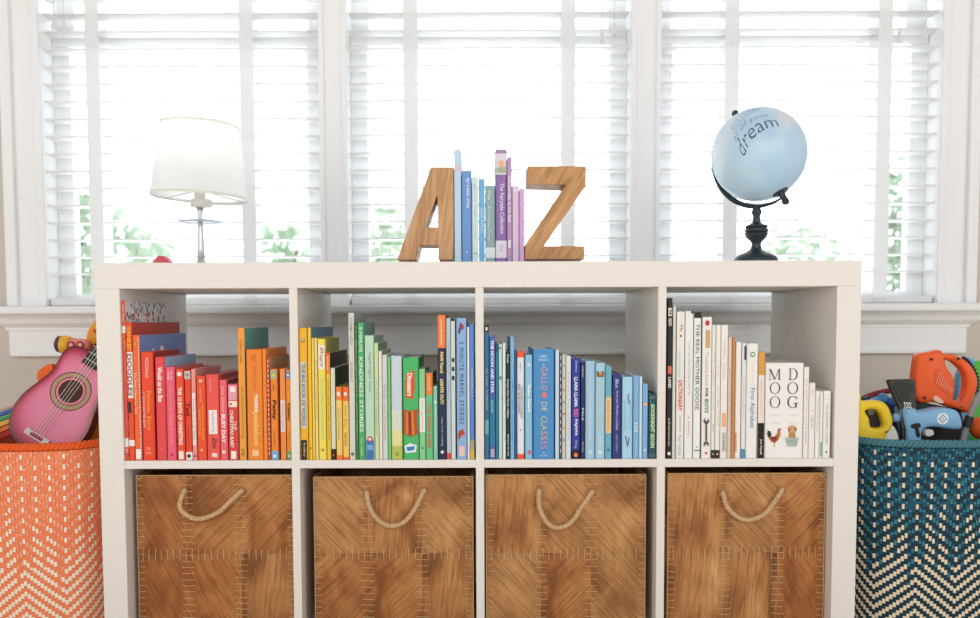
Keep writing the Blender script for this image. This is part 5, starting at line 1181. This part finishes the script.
b = px_prism([(933.5, 397), (938, 396.6), (944, 402), (941, 403.4), (935, 401)], .1485, .003, .0005); part('label_patch', b, mat('f4c4b0', .4), og)
# grey flexible hose, orange ball, green and blue toys, maroon bar
ho = thing('toy_hose', 'grey ribbed toy hose curving up beside the orange saw', 'toy', tuple(at(970, 440, .11)))
P = smooth_path([at(x, y, .11) for x, y in ((960, 455), (964, 436), (968, 422), (973, 408), (979, 396), (988, 388))], 10)
b = NB(); tube(b, P, lambda u: .0065+.0009*math.sin(u*170), 12); part('ribbed_tube', b, mat('8c8c8a', .4), ho, True)
b = NB(); tube(b, [P[16], P[24]], .0086, 12); part('collar', b, mat('2e2c2a', .4), ho)
b = ball(NB(), at(981, 428, .16), .024, u=24, v=16)
single('toy_ball', b, mat('f0662c', .4), 'round orange toy at the far side of the teal basket, next to the hose', 'toy', smooth=True)
b = px_prism([(957, 405), (958, 380), (963, 366), (969, 358.6), (972.6, 358), (975, 362), (973, 380), (970, 410), (969, 450), (957, 450)], .24, .02, .004)
single('toy_paddle', b, mat('6cb4dc', .45), 'sky blue flat toy seen through the orange saw handle', 'toy')
b = px_prism([(963, 372), (972, 367), (983, 367), (983, 450), (965, 450), (966, 400)], .27, .02, .004)
single('toy_board', b, mat('58c048', .5), 'bright green toy standing behind the orange saw handle', 'toy')
b = NB(); tube(b, [at(x, y, .23) for x, y in ((852, 404), (864, 398), (876, 393.6), (893, 390), (905, 389))], .0062, 10, samples=5)
single('toy_hoop', b, mat('8c3040', .5), 'dark red curved bar behind the yellow toy tool', 'toy', smooth=True)
tb = thing('toy_wrench', 'blue knobbly toy lying behind the yellow toy tool', 'toy', tuple(at(880, 420, .17)))
b = NB(); q = at(876, 402, .17); ball(b, q, .013, (1.2, 1, .8)); q = at(883, 398.5, .17); ball(b, q, .012); part('knob_body', b, mat('5a90cc', .45), tb, True)
b = NB(); q = at(891.5, 402, .16); ball(b, q, .010); tube(b, [at(883, 400, .17), q], .006, 10); part('jaw', b, mat('3c68b0', .4), tb, True)
b = px_prism([(862, 404), (880, 398), (900, 400), (912, 412), (912, 470), (866, 470)], .19, .03, .005)
single('toy_case', b, mat('24304c', .5), 'dark navy toy case behind the yellow and blue tools', 'toy')
b = px_prism([(886, 430), (891, 425.5), (896, 428), (900, 440), (898, 455), (886, 455)], .09, .025, .006)
single('toy_cup', b, mat('e4e2dc', .4), 'white rounded toy squeezed between the yellow and blue tools', 'toy')

# ------------------------------------------------------------------ light
wd = bpy.data.worlds.new('daylight'); bpy.context.scene.world = wd; wd.use_nodes = True
nt = wd.node_tree; bgn = nt.nodes['Background']
tc = nt.nodes.new('ShaderNodeTexCoord'); sx = nt.nodes.new('ShaderNodeSeparateXYZ'); r = nt.nodes.new('ShaderNodeValToRGB')
mr = nt.nodes.new('ShaderNodeMapRange'); mr.inputs[1].default_value = -1; mr.inputs[2].default_value = 1
nt.links.new(tc.outputs['Generated'], sx.inputs[0]); nt.links.new(sx.outputs['Y'], mr.inputs[0]); nt.links.new(mr.outputs[0], r.inputs[0])
e = r.color_ramp.elements; e[0].position = .53; e[0].color = (.84, .85, .87, 1); e[1].position = .66; e[1].color = (.93, .97, 1.0, 1)
nt.links.new(r.outputs[0], bgn.inputs['Color'])
ms = nt.nodes.new('ShaderNodeMapRange'); ms.inputs[1].default_value = .53; ms.inputs[2].default_value = .66; ms.inputs[4].default_value = 3.6
pw = nt.nodes.new('ShaderNodeMath'); pw.operation = 'MULTIPLY'; nt.links.new(sx.outputs['X'], pw.inputs[0]); nt.links.new(sx.outputs['X'], pw.inputs[1])
ma = nt.nodes.new('ShaderNodeMath'); ma.operation = 'MULTIPLY_ADD'; ma.inputs[1].default_value = .5; ma.inputs[2].default_value = .22
nt.links.new(pw.outputs[0], ma.inputs[0]); nt.links.new(ma.outputs[0], ms.inputs[3])
nt.links.new(mr.outputs[0], ms.inputs[0]); nt.links.new(ms.outputs[0], bgn.inputs['Strength'])
def area(name, loc, rot, sx_, sy_, power, color):
    l = bpy.data.lights.new(name, 'AREA'); l.shape = 'RECTANGLE'; l.size = sx_; l.size_y = sy_; l.energy = power; l.color = color
    o = bpy.data.objects.new(name, l); C.objects.link(o); o.location = loc; o.rotation_euler = rot
    return o
def aim(loc, to): return (Vector(to)-Vector(loc)).to_track_quat('-Z', 'Y').to_euler()
for nm, loc, sx2, sy2, pw2 in (('front_fill', (0, -3.8, 1.8), 2.8, 1.6, 48), ('side_fill', (-2.3, -2.0, 1.15), 1.1, 1.5, 11.5), ('side_fill', (2.3, -2.0, 1.15), 1.1, 1.5, 11.5)):  # side pair: added fills that brighten the inner cubby walls, no windows there
    area(nm, loc, aim(loc, (0, .2, 1.05)), sx2, sy2, pw2, (1, .985, .97))  # the one behind the camera is an added frontal fill, source unseen
sc_ = bpy.context.scene
sc_.view_settings.view_transform = 'Standard'; sc_.view_settings.look = 'None'; sc_.view_settings.exposure = .18; sc_.view_settings.gamma = 1
sc_.view_settings.use_curve_mapping = False
sc_.cycles.max_bounces = 10; sc_.cycles.transparent_max_bounces = 16
sc_.cycles.use_denoising = True
